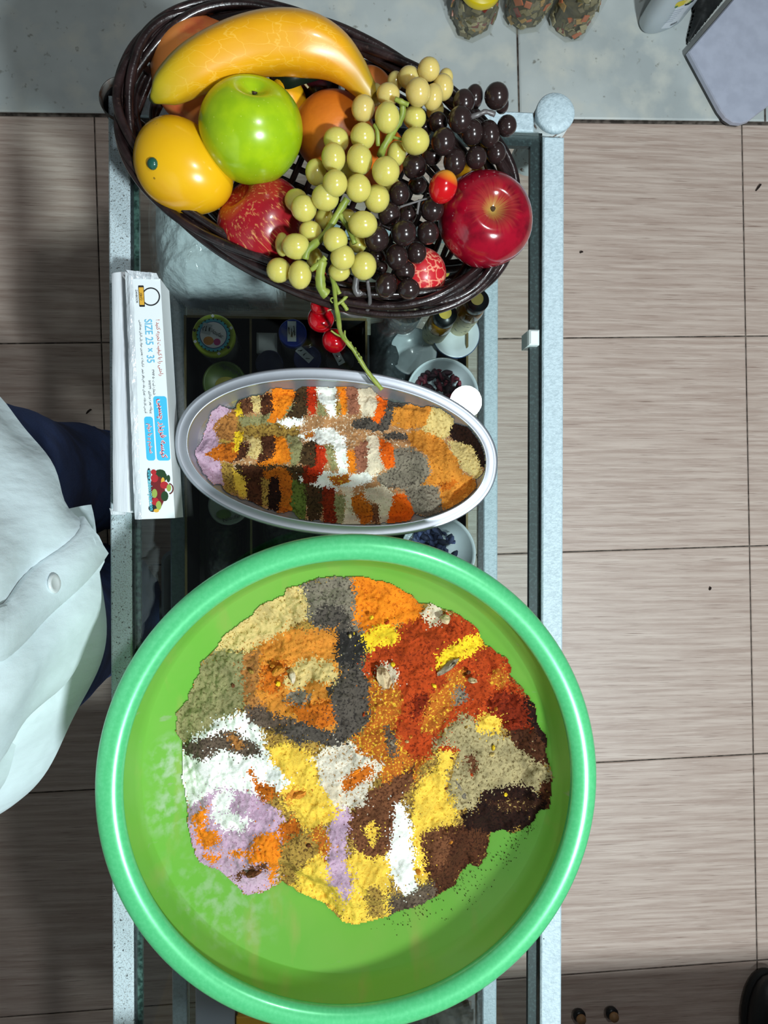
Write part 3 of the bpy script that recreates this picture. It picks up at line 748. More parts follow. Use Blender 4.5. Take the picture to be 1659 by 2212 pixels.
def c7(poly): return [(380 + x * 0.428, 790 + y * 0.428) for x, y in poly]
tr_out = c7([(92,440),(130,370),(160,290),(180,230),(215,200),(300,215),(320,175),(385,150),(430,150),(480,115),(560,112),(600,130),(640,105),(690,108),(740,108),(800,105),(850,100),(920,110),(985,112),(1030,155),(1065,180),(1170,190),(1280,210),(1340,215),(1400,260),(1410,290),(1500,310),(1545,400),(1565,500),(1540,560),(1515,580),(1520,640),(1500,690),(1440,730),(1380,760),(1350,740),(1340,765),(1270,770),(1205,745),(1180,790),(1100,810),(1055,790),(1000,800),(930,815),(910,828),(850,820),(800,820),(740,790),(700,780),(640,785),(585,740),(510,745),(440,715),(350,675),(250,640),(225,600),(190,600),(120,520)])
tr_p = [('tanmix', tr_out)] + [(n, c7(p)) for n, p in [
 ('mustard', [(190,300),(320,250),(620,280),(620,370),(330,380),(230,420)]),
 ('lilac', [(80,440),(120,360),(150,280),(170,220),(215,190),(300,205),(250,245),(200,300),(215,400),(225,470),(232,610),(190,610),(110,520)]),
 ('brownochre', [(195,290),(290,215),(305,260),(310,340),(280,385),(215,370),(188,320)]),
 ('deeporange', [(140,450),(215,400),(290,390),(330,430),(280,490),(200,480)]),
 ('mustard', [(228,490),(290,500),(300,600),(300,655),(240,645)]),
 ('brightyellow', [(298,215),(325,190),(338,250),(305,258)]),
 ('brown', [(318,165),(382,160),(388,240),(335,248)]),
 ('palebeige', [(383,145),(432,142),(425,205),(410,248),(385,235)]),
 ('darkbrown', [(428,155),(482,140),(488,240),(470,262),(422,242)]),
 ('olive', [(310,258),(460,250),(600,190),(592,245),(560,262),(470,300),(330,305)]),
 ('orange', [(480,105),(580,102),(602,150),(580,200),(550,250),(510,290),(460,285),(487,230)]),
 ('oliveb2', [(598,130),(640,98),(667,108),(667,240),(630,272),(560,265),(592,205)]),
 ('red', [(664,102),(702,102),(712,160),(706,247),(675,247),(665,200)]),
 ('olive', [(710,165),(745,200),(762,252),(720,258)]),
 ('white', [(714,102),(806,98),(806,180),(817,252),(780,265),(748,200),(715,170)]),
 ('mustard', [(805,180),(832,185),(832,252),(812,252)]),
 ('orange', [(806,95),(857,100),(862,160),(852,252),(835,248),(830,180)]),
 ('pinkbrown', [(857,92),(917,105),(927,190),(922,245),(870,265),(860,200)]),
 ('cream', [(917,105),(1012,105),(1008,160),(1012,252),(940,265),(926,190)]),
 ('darkgrey', [(860,275),(1000,265),(1040,255),(1065,172),(1172,180),(1172,222),(1100,232),(1092,290),(1050,335),(900,325)]),
 ('oranger', [(1010,148),(1067,178),(1062,222),(1022,292),(980,272),(1012,220)]),
 ('ochre', [(1100,215),(1170,200),(1285,200),(1302,260),(1262,310),(1150,322),(1088,302)]),
 ('palebeige', [(1288,210),(1342,205),(1405,255),(1395,340),(1350,375),(1220,335),(1262,300)]),
 ('black', [(1388,300),(1440,282),(1515,312),(1572,440),(1565,515),(1530,500),(1500,422),(1440,397),(1380,362)]),
 ('palebeige', [(1365,378),(1440,392),(1500,420),(1548,530),(1525,578),(1450,532),(1410,470)]),
 ('white', [(500,275),(640,265),(650,300),(560,315)]),
 ('tanmix', [(650,265),(900,250),(880,340),(660,330)]),
 ('white', [(610,350),(700,325),(800,315),(862,380),(742,402),(640,380)]),
 ('redmix', [(640,345),(690,335),(700,365),(650,372)]),
 ('brightyellow', [(298,338),(335,335),(332,432),(292,428)]),
 ('darkbrown', [(326,385),(372,395),(362,452),(325,470),(270,500),(300,470)]),
 ('palebeige', [(335,345),(432,378),(438,440),(400,472),(358,450),(382,405)]),
 ('darkbrown', [(430,358),(497,352),(502,450),(490,472),(400,505),(436,430)]),
 ('orange', [(495,352),(552,362),(578,430),(572,492),(505,502),(400,505),(490,468),(502,430)]),
 ('olive', [(555,345),(622,358),(637,420),(627,472),(590,525),(572,490),(577,420)]),
 ('oliveb2', [(635,395),(702,385),(717,440),(702,505),(620,495)]),
 ('oliveb2', [(300,500),(560,505),(700,500),(700,600),(560,600),(300,560)]),
 ('white', [(620,560),(700,520),(820,545),(1000,545),(990,590),(800,640),(650,625)]),
 ('redmix', [(760,560),(870,545),(880,590),(800,610)]),
 ('darkred', [(640,498),(740,530),(700,592),(640,602)]),
 ('red', [(700,408),(752,412),(756,490),(732,556),(645,545),(706,500)]),
 ('olive', [(750,405),(792,395),(802,480),(812,525),(780,525)]),
 ('white', [(785,370),(858,385),(868,542),(820,555),(810,490)]),
 ('orange', [(857,425),(902,425),(912,542),(880,555),(866,500)]),
 ('pinkbrown', [(895,418),(957,375),(967,450),(962,542),(920,552),(906,480)]),
 ('cream', [(955,352),(1017,352),(1027,450),(1048,520),(1000,565),(958,542),(966,440)]),
 ('oranger', [(1020,362),(1082,395),(1120,450),(1105,502),(1060,530),(1036,490),(1026,430)]),
 ('grey', [(1098,425),(1180,415),(1262,465),(1290,530),(1252,605),(1150,625),(1030,615),(1005,562),(1105,510)]),
 ('ochre', [(1160,338),(1240,326),(1350,376),(1412,470),(1442,540),(1515,585),(1505,622),(1420,592),(1330,612),(1235,603),(1292,540),(1262,450),(1180,402)]),
 ('darkgrey', [(1040,345),(1100,335),(1172,352),(1165,378),(1060,375)]),
 ('yellow', [(285,525),(352,565),(358,675),(320,665),(293,620)]),  # third row: several strips take deeper tones to hold the shade there
 ('darkbrown', [(330,500),(440,515),(442,580),(437,718),(355,680),(347,570)]),
 ('mustard', [(423,568),(467,575),(464,705),(434,720),(434,620)]),
 ('black', [(465,565),(512,558),(537,660),(522,728),(463,738)]),
 ('deeporange', [(438,528),(562,515),(588,600),(585,740),(508,752),(532,660),(507,560),(450,575)]),
 ('green', [(584,575),(652,595),(662,680),(648,790),(598,778),(578,700)]),
 ('oliveb2', [(650,595),(737,615),(742,700),(722,788),(662,788),(660,690)]),
 ('darkred', [(738,615),(802,615),(797,680),(818,795),(780,828),(738,785)]),
 ('olive', [(795,655),(852,655),(852,782),(820,818),(805,740)]),
 ('cream', [(808,605),(882,615),(892,680),(882,740),(930,792),(912,835),(836,815),(856,740),(850,660)]),
 ('deeporange', [(878,665),(942,645),(1004,740),(994,785),(930,822),(922,770),(884,710)]),
 ('brown', [(985,695),(1022,705),(1024,795),(988,798)]),
 ('cream', [(943,625),(1052,605),(1103,655),(1088,700),(1072,785),(1028,797),(1020,700),(950,672)]),
 ('oranger', [(1098,645),(1152,652),(1210,742),(1182,798),(1055,812),(1070,760),(1090,690)]),
 ('grey', [(1150,618),(1252,606),(1313,607),(1355,735),(1272,778),(1205,745),(1160,662)]),
 ('ochre', [(1328,618),(1422,597),(1520,585),(1528,652),(1495,705),(1380,768),(1340,702)]),
 ('deeporange', [(1320,600),(1400,582),(1422,592),(1380,625),(1340,632)]),
]]
rows = thing('spice_rows', 'three rows of coloured spice powder strips laid along the steel tray', 'spice powder', (TC.x, TC.y, GT))
def ztray(X, Y, d, uv):
    xr = (X - TC.x) * math.cos(trot) + (Y - TC.y) * math.sin(trot); yr = -(X - TC.x) * math.sin(trot) + (Y - TC.y) * math.cos(trot)
    rho = (np.abs(xr / ta) ** TN + np.abs(yr / tb) ** TN) ** (1 / TN) + 1e-6
    # true offset from the outer ellipse, to first order
    off = (rho - 1) * rho / np.sqrt((xr / ta ** 2) ** 2 + (yr / tb ** 2) ** 2 + 1e-9)
    wp = WP[::-1]
    b = GT + np.interp(off, [p[0] for p in wp], [p[1] for p in wp]) + 0.0008
    if d is None: return np.full(X.shape, GT + 0.013)
    np.minimum(d, (-0.0125 - off) * F / 0.775, out=d)
    u, v = uv
    vv = (v - 790) / 0.428 - 0.11 * np.clip((u - 380) / 0.428 - 900, 0, 700)
    ridge = np.exp(-((vv - 195) / 62) ** 2) + 1.1 * np.exp(-((vv - 440) / 80) ** 2) + 0.85 * np.exp(-((vv - 675) / 80) ** 2)
    t = np.clip(d / 16, 0, 1); sm = t * (2 - t)
    s = fbm(X * 120 + 9, Y * 120 + 9, 3, 8); g = fbm(X * 600, Y * 600, 2, 12)
    strip = 0.0022 * (fbm(u / 17, v / 300 + 5, 1, 31) * 2)
    top = GT + 0.0075 + 0.0115 * np.clip(ridge, 0, 1.1) + strip
    z = b + np.maximum(0.0015, top - b) * sm + (0.004 * s + 0.0024 * g) * np.clip(d / 6, 0.05, 1)
    return np.maximum(z, b + 0.0003)
powder(rows, 'powder_strip', tr_out, tr_p, TC.x - 0.15, TC.x + 0.16, TC.y - 0.075, TC.y + 0.08, 0.00085, ztray, 51, 3.2)

def chip(px, py, z, w, h, ang, mat, name='chip', seed=0, th=0.005):
    rr = random.Random(seed); p = P(px, py, z); sw, sh_ = S(w, z), S(h, z)
    def fn(x, y, zz): return (x * sw * (1 + .25 * rr.uniform(-1, 1)), y * sh_ * (1 + .25 * rr.uniform(-1, 1)), zz * th * (1 + .3 * rr.uniform(-1, 1)))
    o = obj(name, sphere(9, 6, fn), mat, None, False, p, zrot(ang)); attach(o, mound); return o
m_bark = M('bark_chip', (206, 180, 140), 0.85, noises=[(160, (120, 92, 60), .5, .62)])
m_bark2 = M('grey_bark_chip', (150, 136, 112), 0.85, noises=[(160, (84, 70, 54), .5, .62)])
ZP = GT + 0.103
for q, (px, py, w, h, an, mt) in enumerate([(828, 1464, 15, 24, .35, m_bark), (846, 1612, 12, 26, .2, m_bark2), (1020, 1470, 11, 6, -.2, m_bark), (962, 1338, 10, 12, .8, m_bark), (968, 1440, 9, 26, -.9, m_bark2), (648, 1716, 18, 8, .3, spm('ochre')),
        (548, 1886, 20, 7, .3, spm('brown')), (992, 1702, 9, 34, .55, spm('grey')), (632, 1462, 7, 14, .1, spm('cream')), (776, 1660, 30, 7, .5, spm('orange')), (1108, 1565, 20, 14, .1, spm('darkred')), (600, 1450, 16, 10, .4, spm('ochre'))]):
    chip(px, py, ZP + (-.008 if px > 1050 or py > 1850 else 0), w, h, an, mt, seed=q)
rr = random.Random(12)
for q in range(60):
    px, py = rr.uniform(480, 1120), rr.uniform(1320, 1900)
    if not inside(np.array([px]), np.array([py]), bas_out)[0] or polydist(np.array([px]), np.array([py]), bas_out)[0] < 60: continue
    chip(px, py, ZP - .002, rr.uniform(3, 7), rr.uniform(3, 6), rr.uniform(0, 3), spm(rr.choice(['ochre', 'brightyellow', 'cream', 'deeporange', 'brick', 'palebeige', 'mustard', 'brown'])), 'crumb', 100 + q, 0.003)
# grains scattered over the bare plastic: far too many to count
gv, gf = [], []
def grain(px, py, s):
    p = P(px, py, GT + .08)
    for _ in range(4): p = P(px, py, GT + float(zb(math.hypot(p.x - BC.x, p.y - BC.y))) + .0008)
    n = len(gv)
    for a in range(3): gv.append((p.x + s * math.cos(a * 2.1 + px), p.y + s * math.sin(a * 2.1 + px), p.z))
    gv.append((p.x, p.y, p.z + s)); gf.extend([(n, n + 1, n + 3), (n + 1, n + 2, n + 3), (n + 2, n, n + 3)])
for _ in range(420):
    c_ = rr.choice([(1110, 1815, 14, 30), (1085, 1850, 40, 6), (1010, 1905, 30, 20), (900, 1985, 60, 16), (1150, 1790, 16, 10), (980, 1960, 60, 40), (1060, 1950, 60, 60)])
    grain(rr.gauss(c_[0], c_[2]), rr.gauss(c_[1], c_[3]), rr.uniform(.0003, .0009))
g_ = obj('scattered_grains', (gv, gf), spm('oliveb2'), mound); g_['kind'] = 'stuff'

# ------------------------------------------------------------------ wicker fruit basket
ZR = GT + 0.095
KC = P(694, 340, ZR); ka, kb = S(432, ZR), S(257, ZR); krot = math.radians(-22.8)
def KE(phi, s, z, dr=0.0):
    c_, s_ = math.cos(phi), math.sin(phi); e_ = 2 / 2.24
    x, y = (ka * s + dr) * math.copysign(abs(c_) ** e_, c_), (kb * s + dr) * math.copysign(abs(s_) ** e_, s_)
    return Vector((KC.x + x * math.cos(krot) - y * math.sin(krot), KC.y + x * math.sin(krot) + y * math.cos(krot), z))
kbase = KE(0, 0, GT)
basket = thing('fruit_basket', 'oval dark brown wicker basket piled with artificial fruit', 'basket', (KC.x, KC.y, GT))
def base_shift(s, z):
    return s
NS = 24
def ring(s, z, amp, nw, ph, r, dz=0.0, name='weave', wob=0.0):
    pts = []
    for i in range(192):
        p = 2 * math.pi * i / 192
        pts.append(KE(p, s, z + dz * math.sin(nw * p + ph) + wob * math.sin(2 * p + ph), amp * math.cos(nw * p + ph)))
    obj(name, tube(pts, r, 7, True), m_wicker, basket, True)
for q in range(3): ring(1.0, ZR, 0.0060, 4, q * 2 * math.pi / 3, 0.0042, 0.0050, 'rim_strand')
for q in range(2): ring(1.025, ZR - 0.003, 0.0050, 3, 0.7 + q * math.pi, 0.0038, 0.0034, 'rim_strand', 0.002)
ring(1.05, ZR - 0.006, 0.0070, 2, 2.3, 0.0036, 0.003, 'rim_strand', 0.003)
for q in range(2):
    ring(0.955, ZR - 0.018, 0.0030, 7, q * math.pi, 0.0034, 0.001)
    ring(0.90, ZR - 0.036, 0.0030, 7, 0.4 + q * math.pi, 0.0032, 0.001)
    ring(0.77, GT + 0.018, 0.0035, 7, q * math.pi, 0.0030)
ring(0.70, GT + 0.0045, 0.0, 1, 0, 0.0032, 0, 'base_ring')
NS = 14
for i in range(NS):
    for d in (-0.045, 0.045):
        p = 2 * math.pi * (i + 0.5) / NS + d
        lean = 0.10
        pts = [KE(p, 0.66, GT + 0.004), KE(p + lean * .3, 0.76, GT + 0.012), KE(p + lean * .7, 0.88, GT + 0.045), KE(p + lean, 0.985, ZR - 0.004)]
        obj('stake', tube([tuple(a) for a in smooth_path(pts, 4)], 0.0034, 6), m_wicker, basket, True)
for q in range(-4, 5):
    y = kb * 0.68 * q / 4.6; hx = ka * 0.69 * math.sqrt(max(0, 1 - (q / 4.6) ** 2))
    def kp(x, yy, z): return (KC.x + x * math.cos(krot) - yy * math.sin(krot), KC.y + x * math.sin(krot) + yy * math.cos(krot), z)
    obj('base_slat', tube([kp(-hx, y, GT + 0.0045), kp(0, y, GT + 0.0045), kp(hx, y, GT + 0.0045)], 0.0035, 6, flat=0.5), m_wicker, basket, True)
for q in range(-7, 8):
    x = ka * 0.68 * q / 7.6; hy = kb * 0.69 * math.sqrt(max(0, 1 - (q / 7.6) ** 2))
    obj('base_slat', tube([kp(x, -hy, GT + 0.008), kp(x, 0, GT + 0.008), kp(x, hy, GT + 0.008)], 0.0035, 6, flat=0.5), m_wicker, basket, True)

# ------------------------------------------------------------------ artificial fruit
def apple_fn(top=0.30, bot=0.18, h=0.9):
    def fn(x, y, z):
        rr = math.hypot(x, y); s = 1 + 0.06 * (z if z > 0 else z * 1.6)
        lob = 1 + 0.018 * math.cos(5 * math.atan2(y, x)) * (0.5 - 0.5 * z)
        zz = z * h - (top * math.exp(-(rr / 0.26) ** 2) if z > 0 else -bot * math.exp(-(rr / 0.24) ** 2))
        return (x * s * lob, y * s * lob, zz)
    return fn
def fruit(name, label, cat, px, py, rpx, z, axis, mat, fn=None, sx=1, sy=1, sz=1, nu=48, nv=32, spin=0.0, group=None):
    zz = GT + z; r = S(rpx, zz)
    me = sphere(nu, nv, fn)
    v = [(a * r * sx, b * r * sy, c * r * sz) for a, b, c in me[0]]
    q = axisq(axis) @ zrot(spin)
    o = obj(name, (v, me[1]), mat, None, True, P(px, py, zz), q)
    return tag(o, label, cat, group)
def nub(parent, name, local, r, mat, h=None):
    o = obj(name, sphere(14, 8, lambda x, y, z: (x * r, y * r, z * (h or r))), mat, None, True)
    o.parent = parent; o.location = local
    return o
m_brownstem = M('dry_stem', (70, 52, 30), 0.7)
m_gapple = M('green_apple_skin', (166, 196, 20), 0.24, noises=[(60, (150, 184, 20), 0.4, 0.6), (400, (205, 216, 90), 0.68, 0.74)], coat=0.3, sss=0.1)
ga = fruit('green_apple', 'glossy lime green apple resting on top of the basket pile', 'apple', 543, 285, 109, 0.118, (0.12, 0.58, 0.78), m_gapple, apple_fn(0.26, 0.15, 0.98), spin=0.5)
obj('stem', tube([(0, 0, 0.024), (0.001, 0, 0.030), (0.002, 0.001, 0.034)], 0.0022, 8), m_brownstem).parent = ga
m_mango = M('yellow_mango_skin', (238, 180, 20), 0.27, noises=[(14, (228, 158, 18), 0.5, 0.75), (150, (150, 110, 20), 0.71, 0.75)], coat=0.3, sss=0.1)
mg = fruit('mango', 'glossy yellow mango with a dark green nub at the basket left end', 'mango', 395, 364, 90, 0.098, (0, 0, 1), m_mango, lambda x, y, z: (x * 1.22, y * (1 - 0.08 * x) + 0.10 * x * x, z * 0.95), spin=math.radians(-38))
zz = GT + 0.098
nq = nub(mg, 'nub', (0, 0, 0), 0.0052, M('teal_nub', (32, 84, 70), 0.3, coat=0.3), 0.004)
best = None
for v_ in mg.data.vertices:        # the skin point that carries the nub
    w_ = mg.location + mg.rotation_quaternion @ v_.co
    if w_.z < mg.location.z: continue
    u_, q_ = proj(np.array(w_.x), np.array(w_.y), np.array(w_.z)); e_ = (float(u_) - 327) ** 2 + (float(q_) - 353) ** 2
    if best is None or e_ < best[0]: best = (e_, v_.co.copy())
nq.location = best[1]; nq.rotation_mode = 'QUATERNION'; nq.rotation_quaternion = axisq(best[1])
m_banana = M('banana_skin', (232, 164, 20), 0.32, noises=[(75, (242, 184, 64), 0.0, 0.03, (.7, 1.5, 1), 'E'), (20, (220, 148, 16), 0.5, 0.7), (0, (176, 162, 30), -0.055, -0.104, None, 'X'), (0, (176, 150, 40), 0.055, 0.085, None, 'X')], coat=0.3, sss=0.1)
bp = smooth_path([(334, 212, 9), (341, 207, 19), (362, 190, 36), (415, 152, 50), (475, 121, 56), (540, 99, 60), (605, 91, 63), (665, 97, 62), (715, 117, 52), (755, 150, 38), (785, 187, 26), (805, 212, 20)], 5)
bz = [GT + 0.118 + 0.012 * math.sin(math.pi * i / (len(bp) - 1)) for i in range(len(bp))]
bl = P(600, 110, GT + 0.12)
pts = [P(p[0], p[1], z) - bl for p, z in zip(bp, bz)]; rad = [S(p[2], z) for p, z in zip(bp, bz)]
v, f = tube(pts, rad, 30)
# soft five-sided section
nseg = 30
for i in range(len(pts)):
    for kk in range(nseg):
        w = 2 * math.pi * kk / nseg; s = 1 + 0.035 * math.cos(5 * (w - 0.4))
        q = Vector(v[i * nseg + kk]); v[i * nseg + kk] = pts[i] + (q - pts[i]) * s
bn = tag(obj('banana', (v, f), m_banana, None, True, bl), 'large yellow banana with crackled skin lying across the fruit', 'banana')
tip = nub(bn, 'tip', pts[0], 0.0050, M('banana_tip', (40, 46, 20), 0.6))
m_peach = M('peach_skin', (240, 146, 70), 0.55, noises=[(18, (230, 92, 60), 0.45, 0.62), (60, (236, 156, 86), 0.55, 0.7)], sss=0.1)
fruit('peach', 'orange-pink peach half hidden beneath the banana', 'peach', 446, 165, 114, 0.066, (0.3, 0.4, 0.8), m_peach, lambda x, y, z: (x * (1 - 0.07 * math.exp(-(y / 0.12) ** 2) * (1 if x > 0 else 0)), y, z * 0.95))
m_lemon = M('lemon_skin', (236, 176, 20), 0.3, noises=[(20, (226, 150, 24), 0.5, 0.7)], coat=0.3)
lm = fruit('lemon', 'small yellow lemon tucked behind the green apple', 'lemon', 626, 226, 38, 0.075, (-0.25, 0.8, 0.35), m_lemon, lambda x, y, z: (x, y, z * 1.55 + (0.12 * z ** 5)))
nub(lm, 'stem_scar', (0, 0, S(38, GT + .075) * 1.63), 0.0022, M('lemon_scar', (110, 30, 24), 0.6))
m_plum = M('dark_plum_skin', (56, 12, 18), 0.25, noises=[(20, (36, 8, 14), 0.4, 0.6)], coat=0.4)
pl = fruit('plum', 'dark plum in the shade under the banana with a pale curled stem', 'plum', 690, 192, 46, 0.062, (-0.5, 0.2, 0.8), m_plum)
obj('stem', tube([tuple(a) for a in smooth_path([P(666, 190, GT + .09) - pl.location, P(652, 172, GT + .093) - pl.location, P(650, 160, GT + .095) - pl.location, P(641, 158, GT + .095) - pl.location, P(640, 165, GT + .095) - pl.location], 5)], 0.0011, 6), M('pale_stem', (176, 160, 120), 0.5), None, True, pl.location.copy()).parent = None
st = bpy.data.objects[-1] if False else [o for o in COL.objects if o.name.startswith('stem')][-1]
attach(st, pl)
m_orange = M('orange_skin', (212, 116, 30), 0.42, noises=[(12, (170, 84, 24), 0.45, 0.65), (30, (236, 170, 90), 0.64, 0.78)], bump=[(220, 0.25, 0.001)], sss=0.1)
fruit('orange', 'mottled brownish orange beside the pale grapes in the basket middle', 'orange', 722, 286, 86, 0.085, (0.1, 0.3, 0.9), m_orange, lambda x, y, z: (x, y, z * 0.93))
fruit('orange', 'brown-orange fruit just past the banana stem end', 'orange', 797, 200, 52, 0.075, (0.1, 0.3, 0.9), M('brown_orange_skin', (176, 98, 40), 0.45, noises=[(14, (130, 66, 28), 0.45, 0.65)]))
fruit('orange', 'bright orange fruit glimpsed between the pale grapes', 'orange', 815, 335, 62, 0.070, (0.1, 0.3, 0.9), M('bright_orange_skin', (238, 120, 14), 0.4, noises=[(14, (214, 100, 14), 0.45, 0.65)]))
m_striped = M('striped_apple_skin', (170, 24, 38), 0.3, noises=[(26, (136, 14, 28), 0.45, 0.7), (46, (208, 138, 84), 0.55, 0.68, (10, 10, 0.35))], coat=0.35, sss=0.08)
fruit('red_apple', 'red apple with fine yellow streaks left of the pale grapes', 'apple', 572, 487, 100, 0.075, (-0.55, 0.45, 0.55), m_striped, apple_fn(0.24, 0.14, 0.95))
m_rapple = M('dark_red_apple_skin', (156, 10, 36), 0.16, noises=[(40, (112, 4, 26), 0.45, 0.7, (2, 2, .3)), (9, (168, 62, 50), 0.004, 0.024, None, 'R'), (9, (176, 140, 70), 0.002, 0.012, None, 'R')], coat=0.6, sss=0.05)
ra = fruit('red_apple', 'large glossy dark red apple at the right end of the basket', 'apple', 1047, 476, 103, 0.102, (0.10, 0.02, 1.0), m_rapple, apple_fn(0.34, 0.15, 0.86), spin=0.8)
obj('stem', tube([(0, 0, 0.014), (0.0005, 0, 0.021), (0.001, 0.001, 0.025)], [0.002, 0.0018, 0.0022], 8), m_brownstem).parent = ra
m_crack = M('crackled_red_skin', (196, 34, 44), 0.35, noises=[(18, (214, 80, 40), 0.5, 0.7), (95, (240, 160, 130), 0.0, 0.09, None, 'E')], coat=0.3)
fruit('pomegranate', 'red pomegranate with pale crackle lines under the dark grapes', 'pomegranate', 908, 592, 56, 0.080, (0.2, -0.3, 0.9), m_crack)
fruit('pomegranate', 'small red crackled fruit almost hidden under the lowest dark grapes', 'pomegranate', 862, 628, 36, 0.062, (0.2, -0.3, 0.9), m_crack)
m_cp = M('cherry_plum_skin', (196, 18, 24), 0.18, noises=[(0, (240, 160, 40), 0.0045, 0.0125, None, 'Z')], coat=0.5)
fruit('cherry_plum', 'small red and yellow cherry plum on the dark grapes', 'cherry plum', 957, 404, 30, 0.150, (0.35, 0.75, 0.3), m_cp, lambda x, y, z: (x, y, z * 1.18))
fruit('lemon', 'yellow fruit peeping from beneath the dark grapes near the red apple', 'lemon', 1012, 372, 34, 0.060, (0.5, 0.3, 0.5), m_lemon)
# a dark leaf lying under the banana
lf = []
lp = [P(585, 172, GT + .085), P(615, 160, GT + .095), P(650, 152, GT + .098), P(700, 160, GT + .088)]
v, f = [], []
for i, p in enumerate(smooth_path(lp, 5)):
    t = i / 15; w = 0.013 * math.sin(math.pi * min(1, t * 0.97 + 0.02)) + 0.001
    v += [(p[0], p[1] - w, p[2] - .002), (p[0], p[1], p[2] + 0.001), (p[0], p[1] + w, p[2] - .002), (p[0], p[1], p[2] - .0015)]
for i in range(15):
    for a, b in ((0, 1), (1, 2), (2, 3), (3, 0)):
        f.append((i * 4 + a, i * 4 + b, i * 4 + 4 + b, i * 4 + 4 + a))
tag(obj('artificial_leaf', (v, f), M('dark_leaf', (18, 34, 20), 0.45), None, True), 'dark green artificial leaf in the shadow below the banana', 'leaf')

# grapes ---------------------------------------------------------------------
def c2(x, y): return 560 + x * 0.4219, 100 + y * 0.4219
pale = [(868,118,57,58,3),(768,160,58,55,2),(813,235,64,70,4),(890,260,52,66,3),(940,210,55,65,2),(955,160,38,45,1),(695,180,42,50,1),(660,245,60,54,3),(592,250,42,58,1),(655,365,64,76,4),(532,318,60,66,3),(795,365,60,56,2),(800,485,73,67,4),(530,462,64,66,3),(395,480,66,62,2),(702,550,50,63,2),(380,570,62,73,4),(513,580,66,76,4),(290,645,54,66,2),(450,645,52,52,1),(648,640,72,72,5),(388,702,64,67,5),(507,727,66,70,4),(338,775,70,66,4),(602,780,66,70,3),(190,790,60,58,1),(228,830,66,66,3),(335,882,50,52,1),(262,945,58,50,2),(530,912,76,66,4),(390,992,63,63,4),(188,1025,73,64,4),(118,1015,36,60,2),(283,1082,42,50,1),(427,1082,63,64,5),(535,1125,66,71,4),(410,1152,57,50,3),(208,1170,60,73,3),(100,1147,63,62,2),(505,1012,45,45,2),(455,880,42,45,1),(900,325,45,55,0),(680,712,42,42,1)]
dark = [(1215,255,63,67,4),(1100,260,47,63,2),(1047,285,57,62,3),(1028,375,62,67,4),(1088,440,58,66,3),(915,390,50,52,2),(943,488,63,69,4),(1175,450,56,70,3),(1268,408,51,54,3),(1242,300,36,45,2),(1212,545,52,57,2),(1110,570,56,56,3),(1000,590,58,67,3),(885,555,52,52,1),(795,617,63,63,3),(810,710,48,48,0),(716,755,54,60,3),(665,860,58,60,3),(760,860,47,52,1),(885,835,62,62,3),(863,955,58,58,3),(740,955,66,66,4),(600,985,65,65,4),(805,1058,52,56,3),(705,1080,58,66,4),(600,1082,47,47,1),(745,1152,55,54,3),(650,1225,56,66,4),(765,1243,58,55,4),(620,1130,38,38,1),(430,1215,52,42,0),(845,420,42,45,1),(930,690,50,50,0),(560,1060,40,45,0)]
gm = sphere(20, 12, lambda x, y, z: (x, y, z))
m_pale = M('pale_grape_skin', (196, 184, 82), 0.2, noises=[(70, (216, 206, 128), 0.4, 0.65)], sss=0.9, sssr=0.012, coat=0.2)
m_palew = M('amber_grape_skin', (200, 176, 92), 0.2, noises=[(70, (220, 200, 136), 0.4, 0.65)], sss=0.9, sssr=0.012, coat=0.2)
m_dark = M('dark_grape_skin', (40, 28, 27), 0.2, noises=[(80, (62, 46, 44), 0.5, 0.7)], coat=0.25)
meshes = {}
for nm, mt in (('pale', m_pale), ('amber', m_palew), ('dark', m_dark)):
    me = bpy.data.meshes.new('grape'); me.from_pydata(gm[0], [], gm[1]); me.polygons.foreach_set('use_smooth', [True] * len(me.polygons)); me.materials.append(mt); me.update()
    meshes[nm] = me
pc = P(*c2(450, 700), GT + 0.11); dc = P(*c2(900, 700), GT + 0.11)
pb = thing('grape_bunch', 'bunch of pale yellow-green grapes trailing down the basket middle', 'grapes', pc)
db = thing('grape_bunch', 'bunch of near-black grapes between the pale grapes and the red apple', 'grapes', dc)
ZG = [0.105, 0.118, 0.128, 0.137, 0.146, 0.155]
for lst, root, dk in ((pale, pb, False), (dark, db, True)):
    for (x, y, rx, ry, lv) in lst:
        px, py = c2(x, y); z = GT + ZG[lv] - (0.012 if dk else 0)
        # the bunches sag towards the basket rim at both ends
        if y > 1000: z -= 0.012
        if x > 1150: z -= 0.006
        sxx, syy = S(rx * 0.4219, z), S(ry * 0.4219, z)
        me = meshes['dark' if dk else ('amber' if y < 330 else 'pale')]
        o = place('grape', me, root, P(px, py, z), zrot(random.uniform(-.2, .2)), (sxx, syy, (sxx + syy) / 2))
m_stem = M('grape_stem', (150, 160, 70), 0.45, noises=[(50, (120, 136, 52), 0.4, 0.6)], sss=0.2)
m_stemd = M('clear_stem', (96, 92, 92), 0.35)
def stemp(pts, r, root, mat, name='stem', z0=0.14):
    q = []
    for p in pts:
        px, py = c2(p[0], p[1]); q.append(tuple(P(px, py, GT + (p[2] if len(p) > 2 else z0))))
    sm = [tuple(a) for a in smooth_path(q, 4)]
    rr = [r * (0.85 + 0.3 * random.random()) for _ in sm]
    return obj(name, tube(sm, rr, 7), mat, root, True)
stemp([(735, 300, .145), (730, 360, .142), (690, 430, .14), (640, 510, .138), (620, 560, .13)], 0.0032, pb, m_stem)
stemp([(695, 270, .15), (730, 285, .15), (765, 300, .15)], 0.0022, pb, m_stem, 'stem_branch')
stemp([(670, 460, .14), (720, 475, .142), (745, 480, .142)], 0.0014, pb, m_stem, 'stem_branch')
stemp([(590, 400, .143), (605, 440, .143), (608, 510, .138)], 0.0018, pb, m_stem, 'stem_branch')
